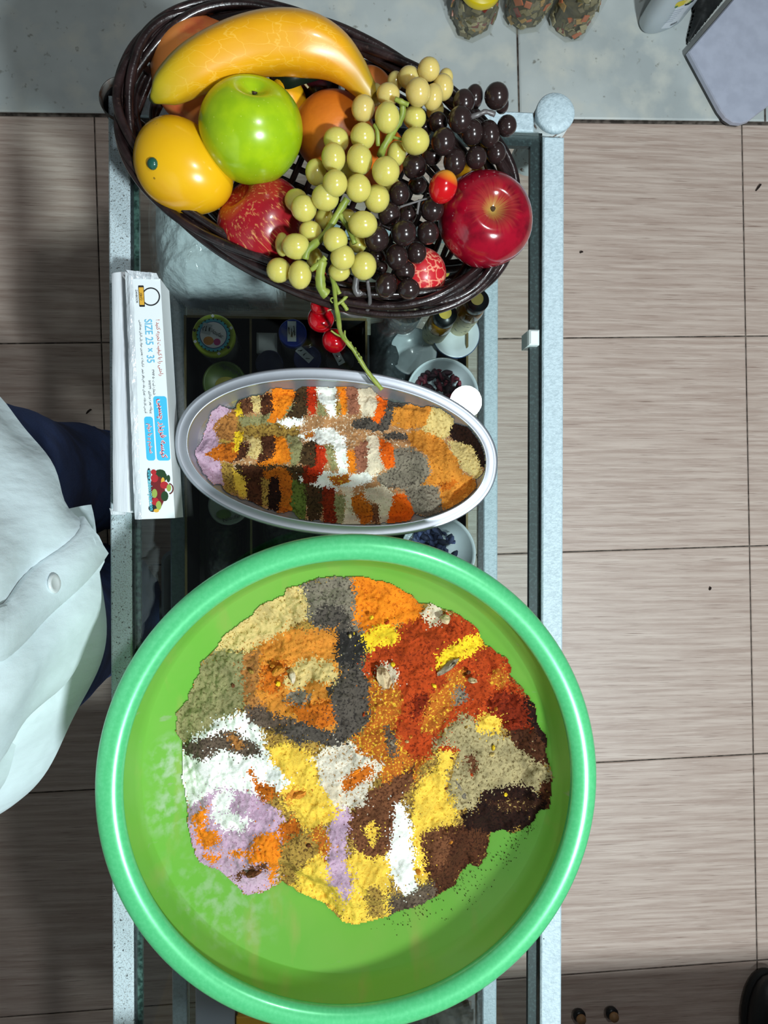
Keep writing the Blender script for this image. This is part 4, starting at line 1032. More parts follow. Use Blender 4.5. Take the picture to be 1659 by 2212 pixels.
stemp([(450, 780, .142), (400, 860, .138), (370, 910, .136), (320, 980, .134), (250, 1040, .137), (235, 1090, .135)], 0.0034, pb, m_stem)
stemp([(410, 860, .138), (450, 920, .137), (490, 1010, .136)], 0.0024, pb, m_stem, 'stem_branch')
stemp([(265, 1145, .13), (310, 1110, .133), (340, 1080, .135)], 0.0026, pb, m_stem, 'stem_branch')
stemp([(322, 1100, .132), (312, 1170, .13), (318, 1240, .125), (345, 1272, .122)], 0.0044, pb, m_stem, 'stem_branch')
c3 = lambda x, y: ((570 + x * 0.1748 - 560) / 0.4219, (560 + y * 0.1748 - 100) / 0.4219)
def v3(lst): return [(*c3(a, b), z) for a, b, z in lst]
stemp(v3([(840, 200, .125), (870, 350, .115), (890, 560, .10), (920, 720, .09), (935, 850, .075), (960, 930, .062), (1010, 1000, .055), (1130, 1150, .048), (1240, 1330, .042), (1350, 1480, .038), (1460, 1610, .036)]), 0.0022, pb, m_stem, 'tendril')
stemp(v3([(900, 560, .10), (960, 520, .10), (1000, 480, .10), (1030, 450, .10)]), 0.0016, pb, m_stem, 'tendril')
stemp(v3([(960, 530, .10), (1000, 580, .097), (1030, 630, .095)]), 0.0018, pb, m_stem, 'tendril')
stemp(v3([(870, 290, .118), (910, 370, .112), (935, 430, .11)]), 0.002, pb, m_stem, 'tendril')
stemp(v3([(870, 480, .105), (835, 480, .106), (825, 510, .106), (850, 540, .105)]), 0.0007, pb, m_stem, 'tendril')
stemp(v3([(1000, 880, .06), (1000, 940, .06), (1020, 990, .058)]), 0.0010, pb, m_stem, 'tendril')
stemp(v3([(830, 880, .066), (900, 930, .063), (990, 970, .058)]), 0.0010, pb, m_stem, 'tendril')
for (x, y) in ((1050, 1030), (1110, 1100), (1150, 1170), (1180, 1210), (1165, 1275), (880, 690), (880, 760)):
    stemp(v3([(x, y, .05 if y > 1000 else .085), (x + 22, y - 8, .053 if y > 1000 else .087), (x + 30, y + 14, .052 if y > 1000 else .086)]), 0.0005, pb, m_stem, 'tendril')
stemp([(1075, 365, .135), (1120, 350, .137), (1160, 335, .137), (1205, 350, .135)], 0.0022, db, m_stemd)
stemp([(715, 825, .128), (790, 800, .13), (890, 768, .132)], 0.0010, db, m_stemd)
stemp([(820, 785, .13), (808, 860, .128)], 0.0014, db, m_stemd)
stemp(v3([(1150, 200, .115), (1130, 350, .11), (1160, 430, .108), (1200, 400, .108)]), 0.0032, db, m_stemd)
stemp(v3([(1280, 260, .115), (1300, 400, .108), (1310, 530, .10), (1270, 640, .09), (1190, 700, .08), (1060, 690, .078), (950, 640, .08)]), 0.0018, db, m_stemd, 'tendril')

# cherries outside the basket ------------------------------------------------
m_cherry = M('cherry_skin', (190, 8, 24), 0.14, noises=[(40, (150, 2, 16), 0.45, 0.65)], coat=0.6)
def cherry(label, px, py, rpx, z, axis, stem=None):
    o = fruit('cherry', label, 'cherry', px, py, rpx, z, axis, m_cherry, apple_fn(0.20, 0.05, 0.95), nu=28, nv=18, group='artificial cherries hanging over the basket edge')
    if stem:
        q = [tuple(P(a, b, GT + c)) for a, b, c in stem]
        obj('stem', tube([tuple(a) for a in smooth_path(q, 4)], 0.0009, 6), M('cherry_stem', (170, 150, 110), 0.5), o, True)
cherry('red cherry with a pale stem hanging below the basket edge', 693, 690, 28.5, 0.034, (0.05, 0.1, 1), [(695, 684, .042), (702, 673, .048), (716, 668, .05)])
cherry('lower red cherry lying on the glass next to the steel tray', 722, 737, 27, 0.0135, (0.2, 0.5, 0.8))
cherry('red cherry partly tucked under the basket rim', 692, 661, 22, 0.045, (0.3, 0.2, 1))
cherry('dark red cherry behind the lowest pale grapes inside the basket', 684, 603, 24, 0.085, (0.3, 0.2, 1))

# ------------------------------------------------------------------ freezer bag box on the left rail
zt = GT + 0.046
fb = thing('freezer_bag_box', 'white printed freezer bag carton in crinkled wrap on the left rail', 'carton', P(310, 860, GT + 0.002))
quad = [P(x, y, zt) for x, y in ((274, 600), (346, 602), (378, 1119), (296, 1122))]
cz0 = GT + 0.0025
def hexa(top, z0):
    v = [(p.x, p.y, z0) for p in top] + [(p.x, p.y, p.z) for p in top]
    f = [(0, 1, 2, 3), (7, 6, 5, 4)] + [(i, 4 + i, 4 + (i + 1) % 4, (i + 1) % 4) for i in range(4)]
    return v, [q[::-1] for q in f]
obj('carton', hexa(quad, cz0), m_paper, fb)
# crumpled wrap along the left edge and the far end
def sheet(fn, nu, nv, seed, amp, sc, th=0.0006):
    v, f = [], []
    for j in range(nv + 1):
        for i in range(nu + 1):
            p = Vector(fn(i / nu, j / nv)); n = float(fbm(np.array(i / nu * sc[0] + 3.3), np.array(j / nv * sc[1] + 1.7), 3, seed))
            v.append((p.x, p.y, p.z + amp * n))
    m = len(v); v += [(a, b, c - th) for a, b, c in v]
    I = lambda i, j: j * (nu + 1) + i
    for j in range(nv):
        for i in range(nu):
            f.append((I(i, j), I(i, j + 1), I(i + 1, j + 1), I(i + 1, j))); f.append(tuple(m + q for q in (I(i, j), I(i + 1, j), I(i + 1, j + 1), I(i, j + 1))))
    return v, f
def lerp4(c, u, w):
    a = c[0].lerp(c[1], u); b = c[3].lerp(c[2], u); return a.lerp(b, w)
wq = [P(x, y, zt + 0.0022) for x, y in ((270, 586), (287, 598), (306, 1122), (291, 1122))]
def wrapf(u, w):
    p = lerp4(wq, u, w); p.z += 0.0012 * math.sin(u * 3.1); return p
obj('wrap', sheet(wrapf, 8, 60, 3, 0.0028, (3, 26)), m_foil, fb, True)
wq2 = [P(x, y, zt + 0.001) for x, y in ((272, 583), (338, 590), (344, 603), (286, 602))]
obj('wrap', sheet(lambda u, w: lerp4(wq2, u, w), 20, 5, 5, 0.004, (7, 2)), m_foil, fb, True)
bq = [P(x, y, GT + 0.034) for x, y in ((239, 589), (280, 586), (291, 1108), (242, 1104))]
bv = join(hexa([Vector((p.x, p.y, GT + 0.028)) for p in bq], GT + 0.0025))
obj('bag_stack', bv, m_bagstack, fb)
def bagtop(u, w):
    p = lerp4(bq, u, w); p.z += 0.004 * math.sin(math.pi * min(1, max(0, u))) ** 0.5 - 0.004; return p
obj('bag_stack_top', sheet(bagtop, 8, 40, 9, 0.002, (2, 8), 0.004), m_bagstack, fb, True)
cq = [P(x, y, GT + 0.03) for x, y in ((236, 1098), (272, 1104), (270, 1112), (240, 1112))]
obj('bag_corner', sheet(lambda u, w: lerp4(cq, u, w), 6, 4, 13, 0.003, (3, 2)), m_foil, fb, True)
ANG = math.radians(-90 + 3.4)
def bp_(px, py, z=0.0): 
    p = P(px, py, zt); p.z = zt + z; return p
def btext(s, x0, y0, x1, y1, mat, z=0.0003, squash=1.0, offset=0.0):
    a, b = bp_(x0, y0, z), bp_(x1, y1, z)
    return lettering(s, (a + b) / 2, (b - a).length, ANG, mat, fb, squash=squash, offset=offset)
def bpanel(x0, x1, y0, y1, mat, r=6, z=0.0002, name='printed_panel', slope=0.062):
    pts = [(p[0] + slope * (p[1] - (y0 + y1) / 2), p[1]) for p in rrect(x0, x1, y0, y1, r, 4)]
    w = [P(a, b, zt) for a, b in pts]
    return obj(name, prism([(q.x, q.y) for q in w], zt + z - 0.0001, zt + z), mat, fb)
btext('SIZE 25 × 35', 320, 690, 327, 784, m_sizeblue, squash=1.25, offset=0.012)
btext('! ' + persian('راحتی را با کیفیت تجربه کنید') , 341, 691, 347.5, 812, m_brick, squash=1.1)
btext(persian('ترکیبات : بهترین مواد پلی اتیلن بهداشتی'), 302.5, 692, 309, 793, m_black)
btext(persian('آدرس کارخانه : تهران جاده قم باقر شهر'), 308.5, 797, 315, 893, m_black)
btext(persian('پروانه بهره برداری ۱۷۱۲۳۴۰'), 322, 822, 327, 893, m_black)
btext(persian('شماره ثبت ۳۷۱۴۰۵۰'), 330, 799, 334, 853, m_black)
bpanel(335, 364, 856, 995, m_cyan)
bpanel(314, 333, 900, 995, m_cyan)
for z, mt, of in ((0.0004, m_white, 0.05), (0.0006, m_red, 0.0)):
    btext(persian('کیسه فریزر چسبی'), 345, 862, 354, 990, mt, z, 0.95, of)
    btext(persian('ضخیم و با دوام'), 321, 915, 326, 980, mt, z, 0.95, of)
# emblem: ring, gold banner and lettering
rc = [P(326 + 20 * math.cos(a) * r, 641 + 20 * math.sin(a) * r, zt) for r in (1.0, 0.86) for a in np.linspace(0, 2 * math.pi, 29)[:-1]]
n = 28
obj('emblem_ring', ([(p.x, p.y, zt + 0.0003) for p in rc], [(i, (i + 1) % n, n + (i + 1) % n, n + i) for i in range(n)]), m_black, fb)
bpanel(300, 312, 617, 663, m_black, 1.5, 0.00045, 'emblem_banner')
bpanel(301, 311, 621, 659, m_gold, 1, 0.0006, 'emblem_banner')
btext(persian('زنبور'), 305.5, 632, 307, 649, m_black, 0.0008)
btext('ZANBOOR', 294.5, 626, 297, 655, m_black, 0.0003)
# printed fruit picture and web address
random.seed(3)
def blob(cx, cy, rx, ry, mat, z):
    pts = [P(cx + rx * math.cos(a), cy + ry * math.sin(a), zt) for a in np.linspace(0, 2 * math.pi, 13)[:-1]]
    obj('printed_fruit', prism([(p.x, p.y) for p in pts], zt + z - 0.0001, zt + z), mat, fb)
pr_red = M('print_fruit_red', (178, 36, 44), 0.4); pr_dr = M('print_maroon', (110, 26, 30), 0.4)
for k2, (cx, cy, rx, ry, mt) in enumerate([(340, 1062, 17, 38, pr_dr), (346, 1022, 12, 8, m_dkgreen), (354, 1030, 7, 10, m_dkgreen), (332, 1020, 6, 6, pr_red), (334, 1033, 8, 9, pr_red), (352, 1040, 4, 9, m_gold),
        (364, 1034, 4, 8, m_dkgreen), (355, 1048, 9, 8, pr_red), (365, 1054, 5, 8, m_ltgreen), (356, 1072, 8, 11, m_dkgreen), (334, 1066, 6, 10, m_ltgreen), (336, 1084, 8, 9, pr_red), (343, 1092, 6, 10, m_ltgreen), (330, 1098, 9, 8, m_black), (338, 1103, 6, 4, m_gold), (322, 1025, 4, 14, m_black)]):
    blob(cx, cy, rx, ry, mt, 0.0003 + k2 * 0.00002)
hp = [P(365 + 9 * math.sin(a) * 1.0, 1056 - 11 * math.cos(a), zt + 0.001) for a in np.linspace(0.1, 3.0, 12)]
obj('printed_fruit', tube(hp, 0.0005, 4), pr_dr, fb)
btext('www.zanboorplast.com', 321, 1015, 328, 1103, m_turq, 0.0009, 1.3, 0.02)

# ------------------------------------------------------------------ things under the glass
m_acr = glassmat('smoky_acrylic', (0.62, 0.66, 0.64), 0.6)
m_gilt = M('gilt_edge', (120, 106, 70), 0.35, 0.3)
m_shadecard = M('dark_card', (30, 34, 34), 0.6, noises=[(20, (16, 18, 18), 0.4, 0.6)])  # dark tray tone, deepened to hold the shade under the loaded glass
zo, zo0 = 0.545, ZL + 0.001
org = thing('organiser_tray', 'shade-darkened compartment tray with gilt edged dividers under the glass top', 'organiser tray', P(700, 900, zo0))
ox0, ox1 = P(398, 900, zo).x, P(1034, 900, zo).x
oy1, oy0 = P(700, 686, zo).y, P(700, 1420, zo).y
ox1 = min(ox1, rx0 - 0.012)
obj('base', box(ox0, ox1, oy0, oy1, zo0, zo0 + 0.004), m_shadecard, org)
def wall(xa, xb, ya, yb, top=zo):
    obj('divider', box(xa, xb, ya, yb, zo0 + 0.0045, top - 0.002), m_shadecard, org)
    obj('divider_edge', box(xa, xb, ya, yb, top - 0.0018, top), m_gilt, org)
wall(ox0, ox0 + 0.003, oy0, oy1); wall(ox1 - 0.003, ox1, oy0, oy1, zo0 + 0.03)
wall(ox0 + 0.0035, P(792, 700, zo).x, oy1 - 0.003, oy1)
xa = P(539, 700, zo).x; wall(xa, xa + 0.0028, oy0, oy1 - 0.0035)
xa = P(789, 700, zo).x; wall(xa, xa + 0.0028, P(700, 900, zo).y, oy1 - 0.0035)
ya = P(700, 950, zo).y; wall(ox0 + 0.0035, P(536, 700, zo).x, ya, ya + 0.0028)

m_lime = M('lime_lid', (176, 196, 50), 0.35); m_olid = M('olive_lid', (92, 116, 40), 0.4, noises=[(30, (74, 98, 34), 0.4, 0.6)])
m_jar = filmmat('jar_plastic', (180, 190, 190), 0.25, 0.1)
m_blue = M('blue_lid', (24, 52, 150), 0.4); m_navy = M('navy_lid', (18, 26, 66), 0.4); m_blk = M('black_lid', (14, 16, 18), 0.35)
m_sticker = M('paper_sticker', (190, 198, 202), 0.6)
m_fill = M('dark_filling', (56, 46, 36), 0.9, noises=[(90, (30, 24, 18), 0.4, 0.6)])
def lidjar(name, label, px, py, rpx, z, lid, h=None, body=True, cat='jar', contents=m_fill):
    c = P(px, py, z); r = S(rpx, z)
    t = thing(name, label, cat, (c.x, c.y, zo0 + 0.004))
    obj('lid', lathe([(r * 0.97, -0.014), (r, -0.012), (r, -0.002), (r * 0.96, 0), (r * 0.9, 0.0004), (r * 0.88, -0.0004), (0, -0.0004)], 40, c.x, c.y, z), lid, t, True)
    zb0 = zo0 + 0.0045
    obj('body', lathe([(r * 0.9, zb0 - z), (r * 0.97, zb0 - z + 0.004), (r * 0.97, -0.018), (r * 0.9, -0.0145), (0, -0.0145)], 32, c.x, c.y, z), m_jar, t, True)
    obj('contents', lathe([(0, zb0 - z + 0.001), (r * 0.88, zb0 - z + 0.002), (r * 0.9, -0.035), (0, -0.033)], 24, c.x, c.y, z), contents, t, True)
    return t, c, r
def disc(cx, cy, z, r, mat, parent, name='label_print', ry=None, n=28, ang=0):
    pts = [(cx + r * math.cos(a) * math.cos(ang) - (ry or r) * math.sin(a) * math.sin(ang), cy + r * math.cos(a) * math.sin(ang) + (ry or r) * math.sin(a) * math.cos(ang)) for a in np.linspace(0, 2 * math.pi, n + 1)[:-1]]
    return obj(name, prism(pts, z - 0.0001, z), mat, parent)
def sticker(t, c, z, dx, dy, w, h, ang, seed):
    ca, sa = math.cos(ang), math.sin(ang)
    R = lambda x, y: (c.x + dx + x * ca - y * sa, c.y + dy + x * sa + y * ca)
    o = obj('sticker', prism([R(-w / 2, -h / 2), R(w / 2, -h / 2), R(w / 2, h / 2), R(-w / 2, h / 2)], z, z + 0.0003), m_sticker, t)
    rr = random.Random(seed)
    for kk in range(3):
        x = -w * 0.32 + kk * w * 0.3
        q = [(*R(x + rr.uniform(-.1, .1) * w, rr.uniform(-.3, .3) * h), z + 0.0006) for _ in range(4)]
        obj('handwriting', tube([tuple(a) for a in smooth_path(q, 4)], 0.0004, 4, flat=0.4), m_black, o)
t, c, r = lidjar('sweet_jar', 'jar with a lime green lid and round cartoon-bordered sweet shop label', 461, 724, 45, 0.585, m_lime)
z = 0.5852
disc(c.x, c.y, z + .0003, r * 0.78, m_turq, t); 
for kk in range(24):
    a = kk / 24 * 2 * math.pi; disc(c.x + r * .755 * math.cos(a), c.y + r * .755 * math.sin(a), z + .0006, r * 0.035, m_black, t, 'label_dot', n=8)
disc(c.x, c.y, z + .0009, r * 0.64, M('print_navy', (50, 66, 140), 0.4), t); disc(c.x, c.y, z + .0012, r * 0.61, m_white, t)
lettering('Niloufar', Vector((c.x + r * .12, c.y + r * .12, z + .0012)), r * .82, math.radians(-28), m_black, t, shear=0.2)
lettering('food in dream', Vector((c.x + r * .2, c.y + r * -.02, z + .0012)), r * .5, math.radians(-28), m_black, t)
disc(c.x - r * .22, c.y - r * .28, z + .0015, r * .24, m_orangep, t, ry=r * .2); disc(c.x + r * .18, c.y - r * .33, z + .0015, r * .16, m_pink, t)
for a in (0.4, 1.6, 2.9, 3.5, 5.0, 5.6):
    w = r * 0.09
    disc(c.x + r * .9 * math.cos(a), c.y + r * .9 * math.sin(a), z + .0006, w, m_white if a not in (2.9, 5.6) else m_black, t, n=4)
sticker(t, c, z + .0014, -r * .3, r * .28, r * .42, r * .5, math.radians(-15), 4)
t, c, r = lidjar('sweet_jar', 'jar with a printed olive green lid half under the tray rim', 484, 826, 46, 0.565, m_olid)
lettering('Niloufar', Vector((c.x + r * .25, c.y + r * .58, .5654)), r * 1.0, math.radians(155), m_black, t)
disc(c.x + r * .1, c.y - r * .1, .5656, r * .5, M('lid_ochre', (150, 140, 44), 0.4), t, ry=r * .36)
t, c, r = lidjar('sweet_jar', 'jar with a green and white lid below the tray, beside the plastic bags', 492, 1092, 42, 0.57, M('pale_lid', (150, 156, 150), 0.4))
disc(c.x - r * .2, c.y - r * .45, .5706, r * .38, m_olid, t, ry=r * .25); lettering('Niloufar', Vector((c.x + r * .2, c.y - r * .62, .5708)), r * .9, math.radians(15), m_black, t)
t, c, r = lidjar('spice_jar', 'jar with a bright blue lid and upright paper sticker', 632, 719, 30, 0.575, m_blue)
sticker(t, c, .5756, -r * .05, r * .1, r * .62, r * 1.45, 0.0, 1)
t, c, r = lidjar('spice_jar', 'jar with a dark blue lid and tilted paper sticker by the tray rim', 664, 775, 30, 0.555, M('deep_blue_lid', (18, 30, 96), 0.4))
sticker(t, c, .5556, -r * .2, r * .3, r * 1.3, r * .55, math.radians(-42), 2)
t, c, r = lidjar('spice_jar', 'jar with a black lid and slanted sticker right of the blue lids', 734, 778, 31, 0.555, m_blk)
sticker(t, c, .5556, -r * .15, r * .3, r * 1.3, r * .5, math.radians(-62), 3)
t, c, r = lidjar('spice_jar', 'jar with a navy lid in front of the small white box', 582, 786, 30, 0.56, m_navy)
sticker(t, c, .5606, r * .1, -r * .8, r * .5, r * .5, math.radians(40), 5)
c = P(576, 740, 0.54); w = S(21, 0.54)
bx = thing('small_box', 'small grey-white square box among the blue lidded jars', 'box', (c.x, c.y, zo0 + .004))
obj('body', box(c.x - w, c.x + w, c.y - w, c.y + w, zo0 + 0.0045, 0.531, 0.002), M('grey_plastic', (150, 156, 158), 0.5), bx)
obj('lid', box(c.x - w * 1.04, c.x + w * 1.04, c.y - w * 1.04, c.y + w * 1.04, 0.5312, 0.54, 0.003), M('grey_white_plastic', (186, 190, 190), 0.5), bx)

# sacks and bags
def heap(name, label, cat, poly, z0, zmax, mat, parent=None, seed=1, amp=0.01, edge=0.02, n=70, kind=None):
    w = [P(x, y, z0) for x, y in poly]; pl2 = [(p.x, p.y) for p in w]
    xs = [p[0] for p in pl2]; ys = [p[1] for p in pl2]
    X, Y = np.meshgrid(np.linspace(min(xs), max(xs), n), np.linspace(min(ys), max(ys), n))
    ins = inside(X, Y, pl2); d = polydist(X, Y, pl2) * np.where(ins, 1, -1)
    t = np.clip(d / edge, 0, 1); sm = np.sqrt(np.clip(1 - (1 - t) ** 2, 0, 1))
    Z = z0 + (zmax - z0) * sm + amp * fbm(X * 40, Y * 40, 4, seed) * sm
    ok = d > 0; idx = np.arange(n * n).reshape(n, n); f = []
    keep = ok[:-1, :-1] & ok[1:, :-1] & ok[:-1, 1:] & ok[1:, 1:]
    q = np.stack([idx[:-1, :-1], idx[:-1, 1:], idx[1:, 1:], idx[1:, :-1]], -1)[keep]
    used, inv = np.unique(q.ravel(), return_inverse=True)
    V = np.stack([X.ravel(), Y.ravel(), Z.ravel()], -1)[used]; m = len(V)
    B = V.copy(); B[:, 2] = z0
    F = inv.reshape(-1, 4)
    return np.concatenate([V, B]).tolist(), F.tolist() + (F[:, ::-1] + m).tolist()
zs0 = ZL + 0.001
fl_ = thing('powder_bag', 'clear bag of white powder lying under the glass below the basket', 'bag', P(460, 590, zs0))
obj('powder', heap('', '', '', [(345, 470), (420, 440), (620, 560), (600, 668), (420, 680), (362, 640), (345, 560)], zs0, 0.555, M('white_powder', (226, 234, 238), 0.9, bump=[(90, 0.6, 0.01)]), seed=4, amp=0.022, edge=0.05), M('white_powder2', (226, 234, 238), 0.9, bump=[(90, 0.6, 0.01)]), fl_, True)
obj('bag_film', heap('', '', '', [(333, 455), (425, 425), (640, 545), (612, 680), (400, 684), (345, 655), (333, 560)], zs0, 0.566, None, seed=14, amp=0.03, edge=0.05), filmmat('bag_film', (214, 222, 226), 0.22, 0.12), fl_, True)
wc = [P(x, y, zs0) for x, y in ((372, 560), (640, 560), (640, 692), (372, 692))]
bgd = thing('plastic_bag', 'clear plastic bag of dark dried herbs between the tray and basin', 'bag', P(510, 1160, zo0 + .004))
obj('herbs', heap('', '', '', [(452, 1140), (530, 1125), (532, 1260), (456, 1300), (450, 1220)], zo0 + .0045, 0.50, None, seed=6, amp=0.03, edge=0.03), M('dark_herbs', (46, 42, 34), 0.9, noises=[(160, (16, 16, 14), 0.45, 0.55)]), bgd)
obj('bag_film', heap('', '', '', [(446, 1115), (533, 1108), (536, 1290), (450, 1320), (446, 1220)], zo0 + .0045, 0.535, None, seed=16, amp=0.05, edge=0.03), filmmat('bag_film2', (150, 160, 160), 0.22, 0.1), bgd, True)
bgd = thing('plastic_bag', 'clear plastic bag of greenish seeds peeping out above the basin rim', 'bag', P(580, 1180, zo0 + .004))
obj('seeds', heap('', '', '', [(572, 1130), (700, 1130), (720, 1240), (600, 1290), (572, 1260)], zo0 + .0045, 0.50, None, seed=7, amp=0.03, edge=0.03), M('greenish_seeds', (44, 54, 40), 0.9, noises=[(180, (20, 22, 24), 0.45, 0.55)]), bgd)
obj('bag_film', heap('', '', '', [(566, 1115), (712, 1115), (735, 1250), (600, 1310), (566, 1270)], zo0 + .0045, 0.53, None, seed=18, amp=0.05, edge=0.03), filmmat('bag_film3', (150, 160, 165), 0.2, 0.1), bgd, True)
bgd = thing('plastic_bag', 'crinkled clear bag of dark goods right of the gilt divider', 'bag', P(880, 760, zo0 + .004))
obj('goods', heap('', '', '', [(800, 700), (860, 690), (870, 840), (800, 850)], zo0 + .0045, 0.47, None, seed=7, amp=0.02, edge=0.03), M('dark_goods', (24, 28, 30), 0.8), bgd)
obj('bag_film', heap('', '', '', [(797, 690), (930, 690), (900, 800), (870, 870), (797, 870)], zo0 + .0045, 0.525, None, seed=19, amp=0.05, edge=0.03), filmmat('bag_film4', (130, 145, 150), 0.16, 0.08), bgd, True)

# bowls with dried petals
m_porc = M('white_porcelain', (214, 226, 230), 0.2, coat=0.3)
def bowl(name, label, px, py, rpx, z, h):
    c = P(px, py, z); r = S(rpx, z)
    t = thing(name, label, 'bowl', (c.x, c.y, z - h))
    obj('shell', lathe([(0, -h + 0.0005), (r * 0.5, -h + 0.0005), (r * 0.62, -h + 0.006), (r * 0.95, -0.006), (r, 0), (r * 0.965, 0.0008), (r * 0.92, -0.005), (r * 0.58, -h + 0.009), (0, -h + 0.006)], 56, c.x, c.y, z), m_porc, t, True)
    return t, c, r
def petals(label, c, r, z, cols, n, seed, cat):
    t = thing('dried_petals', label, cat, (c.x, c.y, z))
    rr = random.Random(seed)
    mats = [M('petal_%s' % i, cc, 0.6, bump=[(200, 0.5, 0.002)]) for i, cc in enumerate(cols)]
    for kk in range(n):
        a = rr.uniform(0, 6.28); d = r * math.sqrt(rr.random()) * 0.8
        p0 = Vector((c.x + d * math.cos(a), c.y + d * math.sin(a), z + 0.012 * (1 - (d / r) ** 2) + rr.uniform(-.004, .006)))
        L_ = rr.uniform(.16, .30) * r * 1.4; b = rr.uniform(0, 6.28); u = Vector((math.cos(b), math.sin(b), rr.uniform(-.3, .3))); w = u.cross(Vector((0, 0, 1))).normalized()
        w = (w + Vector((0, 0, rr.uniform(-.7, .7)))).normalized(); v, f = [], []
        for i in range(5):
            s = i / 4; wd = L_ * 0.28 * math.sin(math.pi * (0.12 + 0.8 * s)); q = p0 + u * L_ * (s - .5) + Vector((0, 0, 0.35 * L_ * math.sin(3 * s + kk)))
            v += [tuple(q - w * wd), tuple(q + Vector((0, 0, wd * .5))), tuple(q + w * wd), tuple(q - Vector((0, 0, 0.0006)))]
        for i in range(4):
            for x, y in ((0, 1), (1, 2), (2, 3), (3, 0)): f.append((i * 4 + x, i * 4 + 4 + x, i * 4 + 4 + y, i * 4 + y))
        f += [(0, 1, 2, 3), (19, 18, 17, 16)]
        obj('petal', (v, f), rr.choice(mats), t, True)
t, c, r = bowl('bowl', 'white bowl of dried red hibiscus beneath the right end of the tray', 956, 852, 80, 0.515, 0.05)
petals('heap of dried dark red hibiscus petals in a white bowl', Vector((c.x - r * .08, c.y + r * .1, 0)), r * .78, 0.492, [(96, 26, 44), (58, 20, 34), (124, 40, 54), (40, 16, 26)], 150, 5, 'dried petals')
t, c, r = bowl('bowl', 'white bowl of dried blue petals between the tray and green basin', 946, 1196, 84, 0.515, 0.05)
petals('heap of dried blue-grey petals in a white bowl', Vector((c.x - r * .12, c.y + r * .02, 0)), r * .8, 0.492, [(72, 84, 128), (50, 60, 98), (96, 106, 150), (40, 46, 76)], 150, 6, 'dried petals')
for px, py, rp2, z, lab in ((985, 722, 52, 0.475, 'empty white saucer with a blue rim beside the oil bottles'), (893, 760, 52, 0.465, 'white saucer left of the oil bottles under crinkled film')):
    c = P(px, py, z); r = S(rp2, z)
    t = thing('saucer', lab, 'saucer', (c.x, c.y, ZL))
    obj('plate', lathe([(0, ZL + .0005 - z), (r * 0.55, ZL + .0005 - z), (r * .95, -0.004), (r, 0), (r * .96, 0.001), (r * .55, -0.008), (0, -0.009)], 48, c.x, c.y, z), m_porc, t, True)
    obj('rim_line', lathe([(r * 1.004, -0.0022), (r * 1.008, 0.0), (r * 0.985, 0.0012)], 48, c.x, c.y, z), M('blue_line', (60, 96, 140), 0.3), t, True)
# oil bottles
m_oil = M('amber_oil', (176, 128, 24), 0.15, noises=[(20, (140, 96, 14), 0.4, 0.6)], coat=0.4)
m_capb = M('black_cap', (16, 22, 24), 0.3)
def oil(px, py, rpx, z, lab):
    c = P(px, py, z); r = S(rpx, z); h = z - zo0 - 0.002
    t = thing('oil_bottle', lab, 'bottle', (c.x, c.y, z - h))
    obj('glass', lathe([(0, -h), (r * 1.05, -h), (r * 1.15, -h + .004), (r * 1.15, -0.045), (r * 1.05, -0.032), (r * 0.85, -0.022), (0, -0.022)], 32, c.x, c.y, z), m_oil, t, True)
    obj('label', lathe([(r * 1.165, -h + .012), (r * 1.165, -0.055)], 32, c.x, c.y, z), M('bottle_label', (206, 200, 160), 0.5, noises=[(120, (90, 100, 90), 0.55, 0.65)]), t, True)
    obj('cap', lathe([(r * .95, -0.022), (r, -0.02), (r, -0.002), (r * .94, 0), (0, 0.0003)], 32, c.x, c.y, z), m_capb, t, True)
    disc(c.x - r * .1, c.y + r * .1, z + .0008, r * .56, M('cap_dot', (196, 170, 50), 0.4), t, 'cap_dot')
oil(1033, 648, 25, 0.60, 'oil bottle with a black cap and yellow dot nearest the right rail')
oil(964, 678, 25, 0.575, 'oil bottle with a black cap half hidden by the basket rim')
oil(960, 590, 25, 0.575, 'oil bottle seen through the basket weave under the red apple')
c = P(880, 655, 0.54); r = S(46, 0.54)
t = thing('seed_jar', 'wide clear jar of dark seeds under the basket edge', 'jar', (c.x, c.y, ZL))
obj('seeds', lathe([(0, ZL + .003 - .54), (r * .88, ZL + .003 - .54), (r * .9, -0.02), (0, -0.015)], 28, c.x, c.y, .54), M('mixed_seeds', (70, 60, 50), 0.8, noises=[(220, (150, 136, 110), 0.58, 0.64), (180, (24, 20, 18), 0.5, 0.6)]), t)
obj('glass', lathe([(0, ZL + .001 - .54), (r, ZL + .001 - .54), (r, 0), (r * .95, 0)], 32, c.x, c.y, .54), filmmat('jar_wall', (190, 200, 205), 0.15, 0.05), t, True)
# perforated basket and cloth lower left
m_pb = M('white_plastic', (150, 156, 160), 0.4)
zz2 = 0.40
def under(px, py): return P(px, py, 0.30)
ub = thing('plastic_basket', 'pale perforated plastic basket on the floor under the counter', 'basket', P(375, 1260, 0.0))
xa, xb = P(352, 1260, .22).x, P(486, 1260, .22).x; ya, yb = P(380, 1345, .22).y, P(380, 1192, .22).y
pol = rrect(xa, xb, ya, yb, 0.02, 5); nn = len(pol); cxx, cyy = (xa + xb) / 2, (ya + yb) / 2
rings = [(0.86, 0.001), (0.9, 0.02), (1.0, 0.21), (1.05, 0.215), (1.05, 0.22), (0.97, 0.22), (0.88, 0.03), (0.0, 0.028)]
v = [(cxx + (p[0] - cxx) * s, cyy + (p[1] - cyy) * s, z) for s, z in rings for p in pol]
f = [(q * nn + i, q * nn + (i + 1) % nn, (q + 1) * nn + (i + 1) % nn, (q + 1) * nn + i) for q in range(len(rings) - 1) for i in range(nn)] + [tuple(range(nn - 1, -1, -1))]
obj('shell', (v, f), m_pb, ub)
